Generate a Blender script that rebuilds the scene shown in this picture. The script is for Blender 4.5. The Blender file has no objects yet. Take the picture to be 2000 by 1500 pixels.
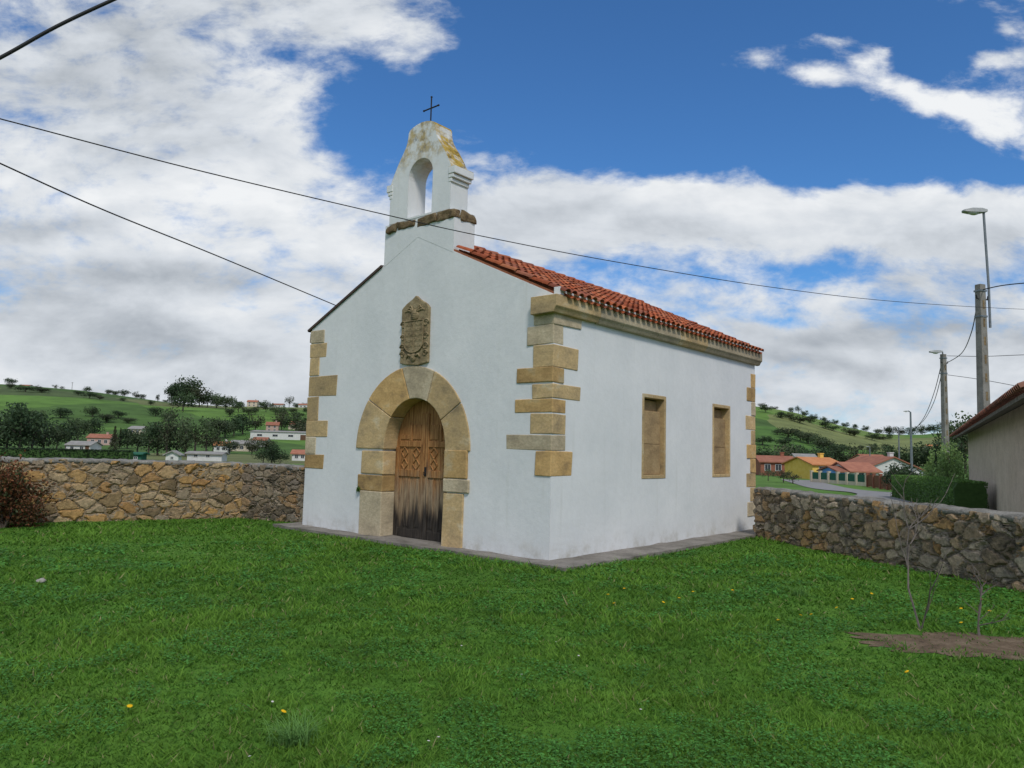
import bpy,bmesh,math,random
import numpy as np
from mathutils import Vector,Matrix,noise
random.seed(7); np.random.seed(7)
F=1453.; PITCH=math.radians(5.11); ROLL=math.radians(1.5); EYE=1.6
Rcam=Matrix.Rotation(math.radians(90)+PITCH,3,'X')@Matrix.Rotation(ROLL,3,'Z')
CAM=Vector((0,0,EYE))
def ray(px,py): return (Rcam@Vector(((px-1000)/F,(750-py)/F,-1))).normalized()
def ground(px,py,z=0):
    d=ray(px,py); return CAM+d*((z-EYE)/d.z)
def at(px,py,D):
    d=ray(px,py); return CAM+d*(D/d.y)
TH=math.radians(49.6); C0=ground(1072,1102)
ex=Vector((math.cos(TH),math.sin(TH),0)); ey=Vector((-math.sin(TH),math.cos(TH),0))
def loc(P): v=P-C0; return Vector((v.dot(ex),v.dot(ey),P.z))
def front(px,py,x=0):
    d=ray(px,py); t=(x-(CAM-C0).dot(ex))/d.dot(ex); q=loc(CAM+d*t); return q.y,q.z
def side(px,py,y=0):
    d=ray(px,py); t=(y-(CAM-C0).dot(ey))/d.dot(ey); q=loc(CAM+d*t); return q.x,q.z
# ---------------------------------------------------------------- helpers
C=bpy.context.scene.collection
def link(name,me,parent=None,m=None):
    o=bpy.data.objects.new(name,me); C.objects.link(o)
    if parent: o.parent=parent
    if m and me:
        for mm in (m if isinstance(m,(list,tuple)) else [m]): me.materials.append(mm)
    return o
def obj(name,bm,m,parent=None,smooth=False):
    bmesh.ops.recalc_face_normals(bm,faces=bm.faces)
    me=bpy.data.meshes.new(name); bm.to_mesh(me); bm.free()
    if smooth:
        for p in me.polygons: p.use_smooth=True
    return link(name,me,parent,m)
def tag(o,label,cat,group=None,kind=None):
    if label:o['label']=label
    if cat:o['category']=cat
    if group:o['group']=group
    if kind:o['kind']=kind
    return o
def thing(name,label,cat,l=(0,0,0),rz=0,group=None):
    o=bpy.data.objects.new(name,None); C.objects.link(o); o.location=l; o.rotation_euler=(0,0,rz); o.empty_display_size=.2
    return tag(o,label,cat,group)
def struct(name,bm,m,smooth=False): return tag(obj(name,bm,m,None,smooth),None,None,None,'structure')
def box(bm,x0,x1,y0,y1,z0,z1,mi=0):
    v=[bm.verts.new(p) for p in ((x0,y0,z0),(x1,y0,z0),(x1,y1,z0),(x0,y1,z0),(x0,y0,z1),(x1,y0,z1),(x1,y1,z1),(x0,y1,z1))]
    for f in ((0,1,2,3),(4,5,6,7),(0,1,5,4),(1,2,6,5),(2,3,7,6),(3,0,4,7)):
        fc=bm.faces.new([v[i] for i in f]); fc.material_index=mi
    return v
def prism(bm,pts,axis,a0,a1,mi=0):
    def P(p,a): return {'x':(a,p[0],p[1]),'y':(p[0],a,p[1]),'z':(p[0],p[1],a)}[axis]
    A=[bm.verts.new(P(p,a0)) for p in pts]; B=[bm.verts.new(P(p,a1)) for p in pts]
    n=len(pts); fs=[bm.faces.new(A),bm.faces.new(B)]
    for i in range(n): fs.append(bm.faces.new((A[i],A[(i+1)%n],B[(i+1)%n],B[i])))
    for f in fs: f.material_index=mi
def tube(bm,pts,r,n=7,cap=True):
    rings=[]; pts=[Vector(p) for p in pts]
    for i,p in enumerate(pts):
        d=(pts[min(i+1,len(pts)-1)]-pts[max(i-1,0)]); d=d.normalized() if d.length>1e-6 else Vector((0,0,1))
        a=d.orthogonal().normalized() if abs(d.z)>.95 else d.cross(Vector((0,0,1))).normalized()
        b=d.cross(a); rr=r[i] if isinstance(r,(list,tuple)) else r
        rings.append([bm.verts.new(p+(a*math.cos(k*2*math.pi/n)+b*math.sin(k*2*math.pi/n))*rr) for k in range(n)])
    for A,B in zip(rings,rings[1:]):
        for k in range(n): bm.faces.new((A[k],A[(k+1)%n],B[(k+1)%n],B[k]))
    if cap: bm.faces.new(rings[0]); bm.faces.new(rings[-1])
def bev(o,w=.012,s=2):
    b=o.modifiers.new('bevel','BEVEL'); b.width=w; b.segments=s; b.limit_method='ANGLE'; b.angle_limit=math.radians(40); return o
def cut(o,cutters):
    for c in cutters:
        m=o.modifiers.new('b','BOOLEAN'); m.object=c; m.operation='DIFFERENCE'; m.solver='EXACT'
    bpy.context.view_layer.update(); dg=bpy.context.evaluated_depsgraph_get()
    me=bpy.data.meshes.new_from_object(o.evaluated_get(dg)); o.modifiers.clear(); o.data=me
    for c in cutters: bpy.data.objects.remove(c)
def rough_block(bm,x0,x1,y0,y1,z0,z1,j=.006):
    v=box(bm,x0,x1,y0,y1,z0,z1)
    for q in v: q.co+=Vector([random.uniform(-j,j) for _ in range(3)])
def lerp(a,b,t): return a+(b-a)*t
def sstep(a,b,x):
    t=min(1,max(0,(x-a)/(b-a))); return t*t*(3-2*t)
# ---------------------------------------------------------------- materials
class NT:
    def __init__(s,nt): s.t=nt
    def n(s,typ,**k):
        o=s.t.nodes.new('ShaderNode'+typ)
        for a,b in k.items(): setattr(o,a,b)
        return o
    def l(s,a,b): s.t.links.new(a,b)
    def math(s,op,a,b=None,c=None,clamp=False):
        o=s.n('Math',operation=op,use_clamp=clamp)
        for i,v in enumerate((a,b,c)):
            if v is None: continue
            if isinstance(v,(int,float)): o.inputs[i].default_value=v
            else: s.l(v,o.inputs[i])
        return o.outputs[0]
    def ramp(s,fac,stops):
        o=s.n('ValToRGB'); e=o.color_ramp.elements
        while len(e)<len(stops): e.new(.5)
        for el,(p,c) in zip(e,stops): el.position=p; el.color=(*c,1)
        s.l(fac,o.inputs[0]); return o.outputs[0]
    def noise(s,vec,scale,detail=5,rough=.55,dist=0):
        o=s.n('TexNoise'); o.inputs['Scale'].default_value=scale; o.inputs['Detail'].default_value=detail; o.inputs['Roughness'].default_value=rough; o.inputs['Distortion'].default_value=dist
        s.l(vec,o.inputs['Vector']); return o.outputs[0]
    def mix(s,f,a,b,bt='MIX'):
        o=s.n('Mix',data_type='RGBA',blend_type=bt)
        for i,v in ((0,f),(6,a),(7,b)):
            if isinstance(v,(int,float)): o.inputs[i].default_value=v
            elif isinstance(v,tuple): o.inputs[i].default_value=(*v,1)
            else: s.l(v,o.inputs[i])
        return o.outputs[2]
    def mapr(s,v,a,b,c=0,d=1,smooth=True):
        o=s.n('MapRange'); o.interpolation_type='SMOOTHSTEP' if smooth else 'LINEAR'
        s.l(v,o.inputs[0])
        for i,x in enumerate((a,b,c,d)): o.inputs[i+1].default_value=x
        return o.outputs[0]
def newmat(name):
    m=bpy.data.materials.new(name); m.use_nodes=True; t=NT(m.node_tree); p=m.node_tree.nodes['Principled BSDF']
    p.inputs['Roughness'].default_value=.85; p.inputs['Specular IOR Level'].default_value=.25
    return m,t,p
def coords(t,st=(1,1,1)):
    tc=t.n('TexCoord'); mp=t.n('Mapping'); mp.inputs['Scale'].default_value=st; t.l(tc.outputs['Object'],mp.inputs[0]); return mp.outputs[0],tc.outputs['Object']
def bump(t,p,h,strength=.3,dist=.02,bevel=0):
    b=t.n('Bump'); b.inputs['Strength'].default_value=strength; b.inputs['Distance'].default_value=dist; t.l(h,b.inputs['Height'])
    if bevel:
        q=t.n('Bevel'); q.inputs['Radius'].default_value=bevel; q.samples=2; t.l(q.outputs[0],b.inputs['Normal'])
    t.l(b.outputs[0],p.inputs['Normal'])
def M(name,cols,scale=6,st=(1,1,1),rough=.85,bs=.3,bd=.01,rnd=0,fine=0,metal=0,bevel=0):
    m,t,p=newmat(name); v,_=coords(t,st); n=t.noise(v,scale,6,.6)
    c=t.ramp(n,[(.3+.4*i/max(1,len(cols)-1),x) for i,x in enumerate(cols)])
    if fine:
        n2=t.noise(v,scale*9,4,.7); c=t.mix(fine,c,t.ramp(n2,[(.3,(.4,.39,.37)),(.65,(1.1,1.1,1.1))]),'MULTIPLY')
    if rnd:
        oi=t.n('ObjectInfo'); h=t.n('HueSaturation'); t.l(t.math('MULTIPLY_ADD',oi.outputs['Random'],rnd,1-rnd/2),h.inputs['Value']); t.l(c,h.inputs['Color']); c=h.outputs[0]
    t.l(c,p.inputs['Base Color']); p.inputs['Roughness'].default_value=rough; p.inputs['Metallic'].default_value=metal
    if bs: bump(t,p,t.noise(v,scale*5,5,.65),bs,bd,bevel)
    return m
# plaster
def plaster(name,lichen=False):
    m,t,p=newmat(name); v,o=coords(t); n=t.noise(v,.9,6,.6); n2=t.noise(v,9,6,.65)
    c=t.ramp(n,[(.3,(.66,.675,.68)),(.7,(.765,.77,.77))])
    c=t.mix(.3,c,t.ramp(n2,[(.3,(.85,.85,.84)),(.6,(1,1,1))]),'MULTIPLY')
    sp=t.n('SeparateXYZ'); t.l(o,sp.inputs[0])
    mp=t.n('Mapping'); mp.inputs['Scale'].default_value=(6,6,.35); t.l(o,mp.inputs[0])
    st=t.mapr(t.noise(mp.outputs[0],1.0,4,.6),.56,.8,0,.26); c=t.mix(st,c,(.50,.50,.45))
    base=t.math('MULTIPLY',t.mapr(sp.outputs[2],.42,.0),t.mapr(t.noise(v,3.5,7,.7),.40,.74)); c=t.mix(t.math('MULTIPLY',base,.65),c,(.36,.33,.25))
    spots=t.math('MULTIPLY',t.mapr(sp.outputs[2],1.5,.3),t.mapr(t.noise(v,13,3,.5),.735,.77)); c=t.mix(t.math('MULTIPLY',spots,.5),c,(.36,.35,.31))
    if lichen:
        g=t.n('NewGeometry'); s2=t.n('SeparateXYZ'); t.l(g.outputs['Normal'],s2.inputs[0])
        nz=t.noise(v,3.6,7,.68)
        f=t.math('MULTIPLY',t.mapr(s2.outputs[2],.04,.30),t.mapr(nz,.30,.52)); f=t.math('MULTIPLY',f,t.mapr(sp.outputs[2],5.95,6.45))
        f2=t.math('MULTIPLY',t.mapr(sp.outputs[2],6.35,6.95),t.mapr(nz,.40,.62)); f=t.math('MAXIMUM',f,t.math('MULTIPLY',f2,.8))
        c=t.mix(f,c,t.ramp(t.noise(v,9,6,.65),[(.34,(.07,.06,.035)),(.48,(.36,.235,.035)),(.64,(.48,.34,.08)),(.78,(.5,.45,.32))]))
    t.l(c,p.inputs['Base Color']); bump(t,p,t.math('ADD',n2,t.noise(v,2.2,3,.5)),.3,.015,.018)
    return m
PLASTER=plaster('white_plaster'); PLASTER_L=plaster('white_plaster_lichen',True)
STONE=M('sandstone',[(.31,.235,.135),(.47,.345,.185),(.55,.395,.20),(.60,.50,.33)],2.2,(1,1,1.5),.9,.6,.012,.4,.42)
STONE_O=M('ochre_sandstone',[(.30,.20,.10),(.48,.31,.13),(.56,.37,.16),(.56,.44,.26)],2.2,(1,1,1.5),.9,.6,.012,.4,.42)
STONE_G=M('pale_sandstone',[(.33,.275,.19),(.47,.39,.265),(.55,.47,.33)],2.2,(1,1,1.5),.9,.6,.012,.36,.45)
STONES=[STONE,STONE_O,STONE_G]
STONE_I=M('brown_sandstone',[(.24,.165,.09),(.36,.25,.13),(.43,.31,.17)],2.6,(1,1,1.5),.9,.6,.012,.3,.4)
STONE_B=M('brown_stone',[(.09,.065,.038),(.23,.16,.085),(.33,.26,.16)],7,(1,1,1),.9,.9,.025,.4,.5)
ARMS=M('weathered_arms_stone',[(.17,.13,.075),(.31,.24,.135),(.40,.325,.20)],6,(1,1,1),.95,.9,.015,0,.55)
IRON=M('dark_iron',[(.015,.015,.017),(.03,.028,.027)],20,rough=.6,bs=.2)
CONC=M('grey_concrete',[(.17,.16,.145),(.25,.235,.21),(.30,.285,.26)],3,rough=.9,bs=.4,fine=.4)
SLAB=M('concrete_apron',[(.13,.12,.10),(.23,.21,.185),(.30,.275,.245)],2.2,rough=.9,bs=.5,fine=.5)
COPING=M('cement_coping',[(.13,.125,.11),(.26,.25,.225),(.36,.345,.31)],4.5,rough=.95,bs=1,bd=.03,fine=.7)
METAL=M('galvanised_metal',[(.16,.18,.20),(.24,.26,.27)],6,rough=.5,bs=0,metal=.4)
LAMP=M('lamp_head_paint',[(.30,.31,.31),(.40,.41,.41)],6,rough=.5,bs=0)
GLASSY=M('lamp_glass',[(.55,.56,.55),(.65,.66,.65)],6,rough=.2,bs=0)
CABLE=M('black_cable',[(.012,.012,.013),(.02,.02,.02)],6,rough=.6,bs=0)
STUCCO=M('beige_stucco',[(.54,.44,.33),(.62,.51,.39),(.68,.57,.45)],2.5,rough=.95,bs=.8,bd=.02,fine=.4)
WHITEP=M('white_paint',[(.54,.54,.52),(.68,.67,.65)],1.5,bs=0)
CREAM=M('cream_paint',[(.52,.44,.33),(.62,.54,.42)],1.5,bs=0)
PINK=M('pinkish_paint',[(.45,.30,.25),(.52,.38,.32)],1.5,bs=0)
YELLOW=M('yellow_paint',[(.70,.45,.08),(.78,.54,.14)],1.5,bs=0)
BLUEP=M('blue_paint',[(.12,.27,.60),(.16,.34,.68)],1.5,bs=0)
BRICK=M('red_brick',[(.24,.09,.06),(.32,.13,.08)],3,bs=.2)
DARKWIN=M('dark_window',[(.03,.035,.045),(.06,.07,.08)],2,rough=.25,bs=0)
SHUT=M('brown_shutter',[(.10,.055,.03),(.15,.08,.05)],4,bs=0)
ROOFD=M('distant_terracotta',[(.26,.10,.065),(.37,.16,.10)],1.2,bs=.3,rnd=.3)
ROOFO=M('orange_terracotta',[(.46,.18,.07),(.56,.25,.11)],1.2,bs=.3)
ROOFG=M('grey_roof_sheet',[(.22,.21,.20),(.32,.31,.29)],1.2,bs=.2)
GREENP=M('green_panel',[(.02,.09,.06),(.03,.13,.08)],2,bs=0)
WOODF=M('brown_fence_wood',[(.16,.07,.035),(.25,.11,.06)],5,bs=.2)
SOIL=M('bare_soil',[(.10,.068,.042),(.19,.135,.085),(.28,.21,.14)],5,rough=1,bs=1,bd=.04,fine=.6)
ASPH=M('asphalt',[(.20,.195,.19),(.27,.26,.255)],3,bs=.3)
BARK=M('bark',[(.05,.04,.03),(.12,.10,.08)],6,(1,1,.3),bs=.5)
TWIG=M('grey_twig',[(.10,.085,.075),(.20,.17,.15)],8,bs=.3)
PEBBLE=M('pale_rock',[(.24,.22,.19),(.38,.36,.32)],9,bs=.6)
HCORE=M('hedge_core',[(.035,.075,.018),(.06,.12,.03)],9,bs=.6)
def attrmat(name,rough=.85,transl=0,rnd=0,bs=0,nscale=10,spec=.2):
    m,t,p=newmat(name); a=t.n('Attribute'); a.attribute_name='Col'; c=a.outputs['Color']; v,_=coords(t)
    n=t.noise(v,nscale,4,.65); c=t.mix(.55,c,t.ramp(n,[(.3,(.5,.48,.46)),(.6,(1.1,1.1,1.1))]),'MULTIPLY')
    if rnd:
        oi=t.n('ObjectInfo'); h=t.n('HueSaturation'); t.l(t.math('MULTIPLY_ADD',oi.outputs['Random'],rnd,1-rnd/2),h.inputs['Value']); t.l(c,h.inputs['Color']); c=h.outputs[0]
    t.l(c,p.inputs['Base Color']); p.inputs['Roughness'].default_value=rough; p.inputs['Specular IOR Level'].default_value=spec
    if bs: bump(t,p,n,bs,.01)
    if transl:
        tr=t.n('BsdfTranslucent'); t.l(c,tr.inputs[0]); mx=t.n('MixShader'); mx.inputs[0].default_value=transl
        t.l(p.outputs[0],mx.inputs[1]); t.l(tr.outputs[0],mx.inputs[2]); t.l(mx.outputs[0],m.node_tree.nodes['Material Output'].inputs[0])
    return m
TILE=attrmat('clay_tile',.85,0,0,.4,7); LEAF=attrmat('leaf',.6,.25,.6,0,3); LEAF_B=attrmat('bright_leaf',.6,.35,0,0,3); BLADE=attrmat('grass_blade',.6,.35,0,0,1.2,.15)
def wood():
    m,t,p=newmat('weathered_door_wood'); v,o=coords(t,(1,1,.09)); n=t.noise(v,38,7,.65); n2=t.noise(v,9,4,.6)
    c=t.ramp(n,[(.3,(.12,.048,.016)),(.5,(.34,.16,.055)),(.7,(.50,.27,.105))])
    sp=t.n('SeparateXYZ'); t.l(o,sp.inputs[0])
    zz=t.math('MULTIPLY_ADD',n2,1.1,sp.outputs[2])
    c=t.mix(t.mapr(zz,1.9,1.25),c,t.ramp(n,[(.3,(.12,.075,.045)),(.7,(.44,.33,.21))]))
    c=t.mix(t.mapr(zz,1.25,.88),c,t.ramp(n,[(.35,(.012,.010,.009)),(.8,(.09,.075,.06))]))
    t.l(c,p.inputs['Base Color']); p.inputs['Roughness'].default_value=.75; bump(t,p,n,.5,.006); return m
WOOD=wood()
def rubble(name,cols,mortar,scale,dark):
    m,t,p=newmat(name); v,o=coords(t,(1,1,1.55))
    nz=t.n('TexNoise'); nz.inputs['Scale'].default_value=3.2; nz.inputs['Detail'].default_value=3; t.l(v,nz.inputs['Vector'])
    vs=t.n('VectorMath',operation='SUBTRACT'); t.l(nz.outputs['Color'],vs.inputs[0]); vs.inputs[1].default_value=(.5,.5,.5)
    sc=t.n('VectorMath',operation='SCALE'); t.l(vs.outputs[0],sc.inputs[0]); sc.inputs[3].default_value=.32
    ad=t.n('VectorMath',operation='ADD'); t.l(v,ad.inputs[0]); t.l(sc.outputs[0],ad.inputs[1])
    ve=t.n('TexVoronoi',feature='DISTANCE_TO_EDGE'); vc=t.n('TexVoronoi',feature='F1')
    for q in (ve,vc): q.inputs['Scale'].default_value=scale; q.inputs['Randomness'].default_value=1; t.l(ad.outputs[0],q.inputs['Vector'])
    s=t.n('SeparateColor'); t.l(vc.outputs['Color'],s.inputs[0])
    c=t.ramp(s.outputs[0],[(i/(len(cols)-1),x) for i,x in enumerate(cols)])
    fn=t.noise(o,16,6,.7); c=t.mix(.75,c,t.ramp(fn,[(.3,(.40,.38,.35)),(.65,(1.2,1.17,1.1))]),'MULTIPLY')
    big=t.noise(o,2.2,5,.65); c=t.mix(t.mapr(big,.54,.70,0,dark),c,(.045,.042,.036))
    e=t.math('ADD',ve.outputs[0],t.math('MULTIPLY_ADD',fn,.08,-.04)); f=t.mapr(e,.0,.065)
    mc=t.mix(.75,mortar,t.ramp(fn,[(.3,(.4,.4,.4)),(.7,(1,1,1))]),'MULTIPLY')
    c=t.mix(f,mc,c); t.l(c,p.inputs['Base Color']); p.inputs['Roughness'].default_value=.95
    h=t.math('ADD',t.mapr(e,.0,.14,0,.055),t.math('MULTIPLY_ADD',fn,.035,t.math('MULTIPLY',s.outputs[1],.03)))
    d=t.n('Displacement'); d.inputs['Midlevel'].default_value=.035; d.inputs['Scale'].default_value=1; t.l(h,d.inputs['Height'])
    t.l(d.outputs[0],m.node_tree.nodes['Material Output'].inputs['Displacement'])
    try: m.displacement_method='BOTH'
    except Exception: pass
    return m
RUB_L=rubble('warm_rubble',[(.17,.13,.08),(.40,.28,.14),(.50,.30,.11),(.28,.23,.17),(.50,.38,.22),(.38,.22,.09)],(.38,.31,.22),3.3,.4)
RUB_D=rubble('dark_rubble',[(.10,.085,.065),(.28,.22,.15),(.32,.20,.10),(.22,.19,.16),(.36,.30,.22),(.17,.13,.09)],(.26,.22,.17),4.3,.7)
RUB_R=rubble('brown_rubble',[(.14,.115,.085),(.36,.28,.19),(.42,.26,.12),(.30,.26,.21),(.46,.39,.30),(.23,.175,.125)],(.33,.28,.22),3.7,.8)
# ---------------------------------------------------------------- terrain
ET=[(-3000,110),(0,101),(160,90),(330,74),(440,70),(600,69),(1000,80),(1485,97),(1560,84),(1640,62),(1720,48),(1800,50),(1900,62),(2000,72),(5000,90)]
def etab(px):
    for (a,ea),(b,eb) in zip(ET,ET[1:]):
        if px<=b: return lerp(ea,eb,max(0,(px-a)/(b-a)))
    return ET[-1][1]
def terrain(x,y):
    r=math.hypot(x,y); az=max(-1.05,min(1.05,math.atan2(x,y))); D=r*math.cos(az); px=1000+math.tan(az)*F
    z=-1.55*sstep(24,85,D); s=sstep(200,600,D)
    z=lerp(z,1.6+etab(px)*600/F,s)
    if D>600: z-= .03*(D-600)
    if D>150: z+= s*(1-sstep(450,600,D)*.7)*3.0*noise.noise(Vector((x/90,y/90,.3)))
    if r<30: z+=.03*noise.noise(Vector((x*.6,y*.6,2)))*(1-sstep(20,30,r))
    return z
def build_ground():
    na,nr=360,150; vs=[]; R=[.3*(1400/.3)**(i/(nr-1)) for i in range(nr)]
    for r in R:
        for k in range(na):
            a=2*math.pi*k/na; x,y=r*math.sin(a),r*math.cos(a); vs.append((x,y,terrain(x,y)))
    fs=[]
    for i in range(nr-1):
        for k in range(na):
            fs.append((i*na+k,i*na+(k+1)%na,(i+1)*na+(k+1)%na,(i+1)*na+k)[::-1])
    fs.append(tuple(range(na))[::-1])
    me=bpy.data.meshes.new('ground'); me.from_pydata(vs,[],fs)
    for p in me.polygons: p.use_smooth=True
    m,t,p=newmat('turf_and_fields'); v,o=coords(t)
    le=t.n('VectorMath',operation='LENGTH'); t.l(o,le.inputs[0])
    n=t.noise(o,.55,6,.65); n2=t.noise(o,9,6,.7)
    lawn=t.mix(.75,t.ramp(n,[(.3,(.05,.125,.016)),(.5,(.08,.185,.024)),(.7,(.12,.24,.035))]),t.ramp(n2,[(.3,(.4,.4,.35)),(.65,(1.15,1.15,1.1))]),'MULTIPLY')
    vo=t.n('TexVoronoi'); vo.inputs['Scale'].default_value=.011; nn=t.n('TexNoise'); nn.inputs['Scale'].default_value=.012; t.l(o,nn.inputs['Vector'])
    sc=t.n('VectorMath',operation='MULTIPLY_ADD'); t.l(nn.outputs['Color'],sc.inputs[0]); sc.inputs[1].default_value=(60,60,0); t.l(o,sc.inputs[2]); t.l(sc.outputs[0],vo.inputs['Vector'])
    s=t.n('SeparateColor'); t.l(vo.outputs['Color'],s.inputs[0])
    fld=t.ramp(s.outputs[0],[(0,(.065,.11,.035)),(.3,(.10,.20,.045)),(.6,(.14,.24,.05)),(.8,(.20,.21,.09)),(1,(.075,.115,.045))])
    fld=t.mix(.55,fld,t.ramp(t.noise(o,.06,7,.65),[(.38,(.45,.46,.48)),(.62,(1.1,1.1,1.05))]),'MULTIPLY')
    c=t.mix(t.mapr(le.outputs['Value'],30,90),lawn,fld); t.l(c,p.inputs['Base Color']); p.inputs['Roughness'].default_value=.95; p.inputs['Specular IOR Level'].default_value=.1
    bump(t,p,n2,.5,.03)
    return tag(link('ground',me,None,m),None,None,None,'structure')
build_ground()
# ---------------------------------------------------------------- chapel
W=front(590,1030)[0]; L=side(1475,1040)[0]
p1=front(603,634); p2=front(757,497); q1=front(1088,556); q2=front(878,468)
E=3.91; SL=(( p2[1]-p1[1])/(p1[0]-p2[0])+(q2[1]-q1[1])/(q2[0]-q1[0]))/2
R=E+SL*W/2; YC=W/2
chapel=thing('chapel','small white plastered chapel with sandstone quoins, arched doorway and bell gable standing on the lawn','chapel',C0,TH)
yi0,_=front(867,980); yi1,_=front(747,980); DC=(yi0+yi1)/2; RI=(yi1-yi0)/2
zs=front(766,878)[1]; zt=front(808,778)[1]; zo=front(806,715)[1]; _a=front(697,878)[0]; _b=front(919,878)[0]; RO=(_a-_b)/2; OC=(_a+_b)/2
def inner(a,e=0):
    c,s=math.cos(a),math.sin(a); return DC+(RI+e)*c,zs+(zt-zs+e)*(s**.92 if s>0 else 0)
def outer(a): return OC+RO*math.cos(a),zs+(zo-zs)*max(0,math.sin(a))
arch=[(DC+RI+.06,-.3)]+[inner(math.pi*k/24,.06) for k in range(25)]+[(DC-RI-.06,-.3)]
bm=bmesh.new(); prism(bm,[(0,-.05),(0,E),(YC,R),(W,E),(W,-.05)],'x',0,L)
wall=obj('wall',bm,PLASTER,chapel)
cutters=[]
bm=bmesh.new(); prism(bm,arch,'x',-.2,.42); cutters.append(obj('c',bm,None,chapel))
wins=[]
for a,b in (((1257,770),(1297,927)),((1390,787),(1427,937))):
    x0,z1=side(*a); x1,z0=side(*b); wins.append((x0,x1,z0,z1))
zb=sum(w[2] for w in wins)/2; zt_=sum(w[3] for w in wins)/2; ww=sum(w[1]-w[0] for w in wins)/2
wins=[((w[0]+w[1])/2-ww/2,(w[0]+w[1])/2+ww/2,zb,zt_) for w in wins]
for x0,x1,z0,z1 in wins:
    bm=bmesh.new(); box(bm,x0,x1,-.2,.30,z0,z1); cutters.append(obj('c',bm,None,chapel))
cut(wall,cutters)
for x0,x1,z0,z1 in wins:
    bm=bmesh.new(); f=.055
    box(bm,x0-.003,x0+f,-.012,.29,z0,z1); box(bm,x1-f,x1+.003,-.012,.29,z0,z1)
    box(bm,x0+f+.002,x1-f-.002,-.010,.29,z1-.06,z1+.003); box(bm,x0+f+.002,x1-f-.002,-.010,.29,z0-.003,z0+.06)
    w=bev(obj('window_frame',bm,STONE,chapel),.008)
    hs=(z1-z0-.12); zz=z0+.062
    for fr,dd in ((.40,.065),(.44,.075),(.145,.16)):
        bm=bmesh.new(); rough_block(bm,x0+f+.004,x1-f-.004,dd,.285,zz,zz+hs*fr-.006,.003); zz+=hs*fr
        bev(obj('infill_stone',bm,STONE_I,w),.008)
rows=[(1043,1135,603,632),(1030,1100,632,671),(1042,1128,672,716),(1010,1100,716,747),(1040,1133,748,778),(1006,1104,778,806),(1036,1104,807,848),(988,1104,849,880),(1046,1117,881,931)]
mats=[STONE_G,STONE_G,STONE,STONE_O,STONE,STONE_O,STONE,STONE_G,STONE_O]
for (fx,sx,ya,yb),mm in zip(rows,mats):
    yA=front(fx,(ya+yb)/2)[0]; xA=max(.13,side(sx,(ya+yb)/2+5)[0]); z1=side(1080,ya)[1]; z0=side(1080,yb)[1]
    bm=bmesh.new(); o_=random.uniform(.010,.022); rough_block(bm,-o_,xA,-o_,yA,z0+.004,z1-.004,.009)
    bev(obj('quoin_stone',bm,mm,chapel),.012)
rows=[(634,647,672),(638,672,700),(624,700,735),(658,735,775),(622,775,822),(640,822,853),(617,853,887),(632,887,915)]
for fx,ya,yb in rows:
    yA=front(fx,(ya+yb)/2)[0]; z1=front(608,ya)[1]; z0=front(608,yb)[1]; o_=random.uniform(.010,.02)
    bm=bmesh.new(); rough_block(bm,-o_,random.choice([.3,.55]),yA,W+o_,z0+.004,z1-.004,.008)
    bev(obj('quoin_stone',bm,random.choice(STONES),chapel),.012)
zz=.32
for i in range(10):
    h=(3.42-.32)/10; o_=random.uniform(.010,.02); bm=bmesh.new(); rough_block(bm,L-(.24 if i%2 else .46)+random.uniform(-.05,.05),L+o_,-o_,.4,zz+.004,zz+h-.004,.006); zz+=h
    bev(obj('quoin_stone',bm,random.choice(STONES),chapel),.012)
zc1=side(1090,574,-.12)[1]; zc0=side(1090,610,-.12)[1]
cuts=[-.12,1.05,1.75,2.9,3.7,4.8,5.9,L+.12]
for a,b in zip(cuts,cuts[1:]):
    bm=bmesh.new(); pr=[(.0,zc0),(-.07,zc0+.01),(-.10,zc0+.07),(-.13,zc0+.10),(-.13,zc1),(0,zc1)]
    if a<0: pr=[(.36,zc0),(-.07,zc0+.01),(-.10,zc0+.07),(-.13,zc0+.10),(-.13,zc1),(.36,zc1)]
    prism(bm,pr,'x',a+.003,b-.003)
    if a<0:
        for v in bm.verts:
            if v.co.y>.1 and v.co.x>0: v.co.x=.02
    bev(obj('cornice_stone',bm,STONE_G if random.random()<.6 else STONE,chapel),.01)
bm=bmesh.new(); rough_block(bm,-.012,.4,W-.26,W+.04,zc0+.02,zc1-.06,.004); bev(obj('cornice_stone',bm,STONE_B,chapel),.01)
bm=bmesh.new(); box(bm,-.004,L+.02,-.09,.01,zc1+.002,zc1+.13); obj('eaves_band',bm,PLASTER,chapel)
def tile(vs,fs,cs,P,U,S,N,length,r0,r1,up,seg,col,flip,lift=.02):
    b=len(vs); th=.012
    for e,(d,r,l) in enumerate(((0,r0,0),(length,r1,lift))):
        for rr in (r,r-th):
            for k in range(seg+1):
                a=math.pi*k/seg; c_,s_=math.cos(a),math.sin(a)
                q=P+S*d+U*(rr*c_)+N*((rr*s_*(1 if up else -1))*.78+l*(1 if up else .5))
                vs.append(q[:]); cs.append(col)
    n=seg+1
    for k in range(seg):
        fs.append((b+k,b+k+1,b+2*n+k+1,b+2*n+k)); fs.append((b+n+k,b+n+k+1,b+3*n+k+1,b+3*n+k))
        fs.append((b+2*n+k,b+2*n+k+1,b+3*n+k+1,b+3*n+k))
def tilemesh(name,vs,fs,cs):
    me=bpy.data.meshes.new(name); me.from_pydata(vs,[],fs); ca=me.color_attributes.new('Col','FLOAT_COLOR','POINT')
    ca.data.foreach_set('color',np.array([(*c,1) for c in cs],dtype=np.float32).ravel())
    bm=bmesh.new(); bm.from_mesh(me); bmesh.ops.recalc_face_normals(bm,faces=bm.faces); bm.to_mesh(me); bm.free(); return me
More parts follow.
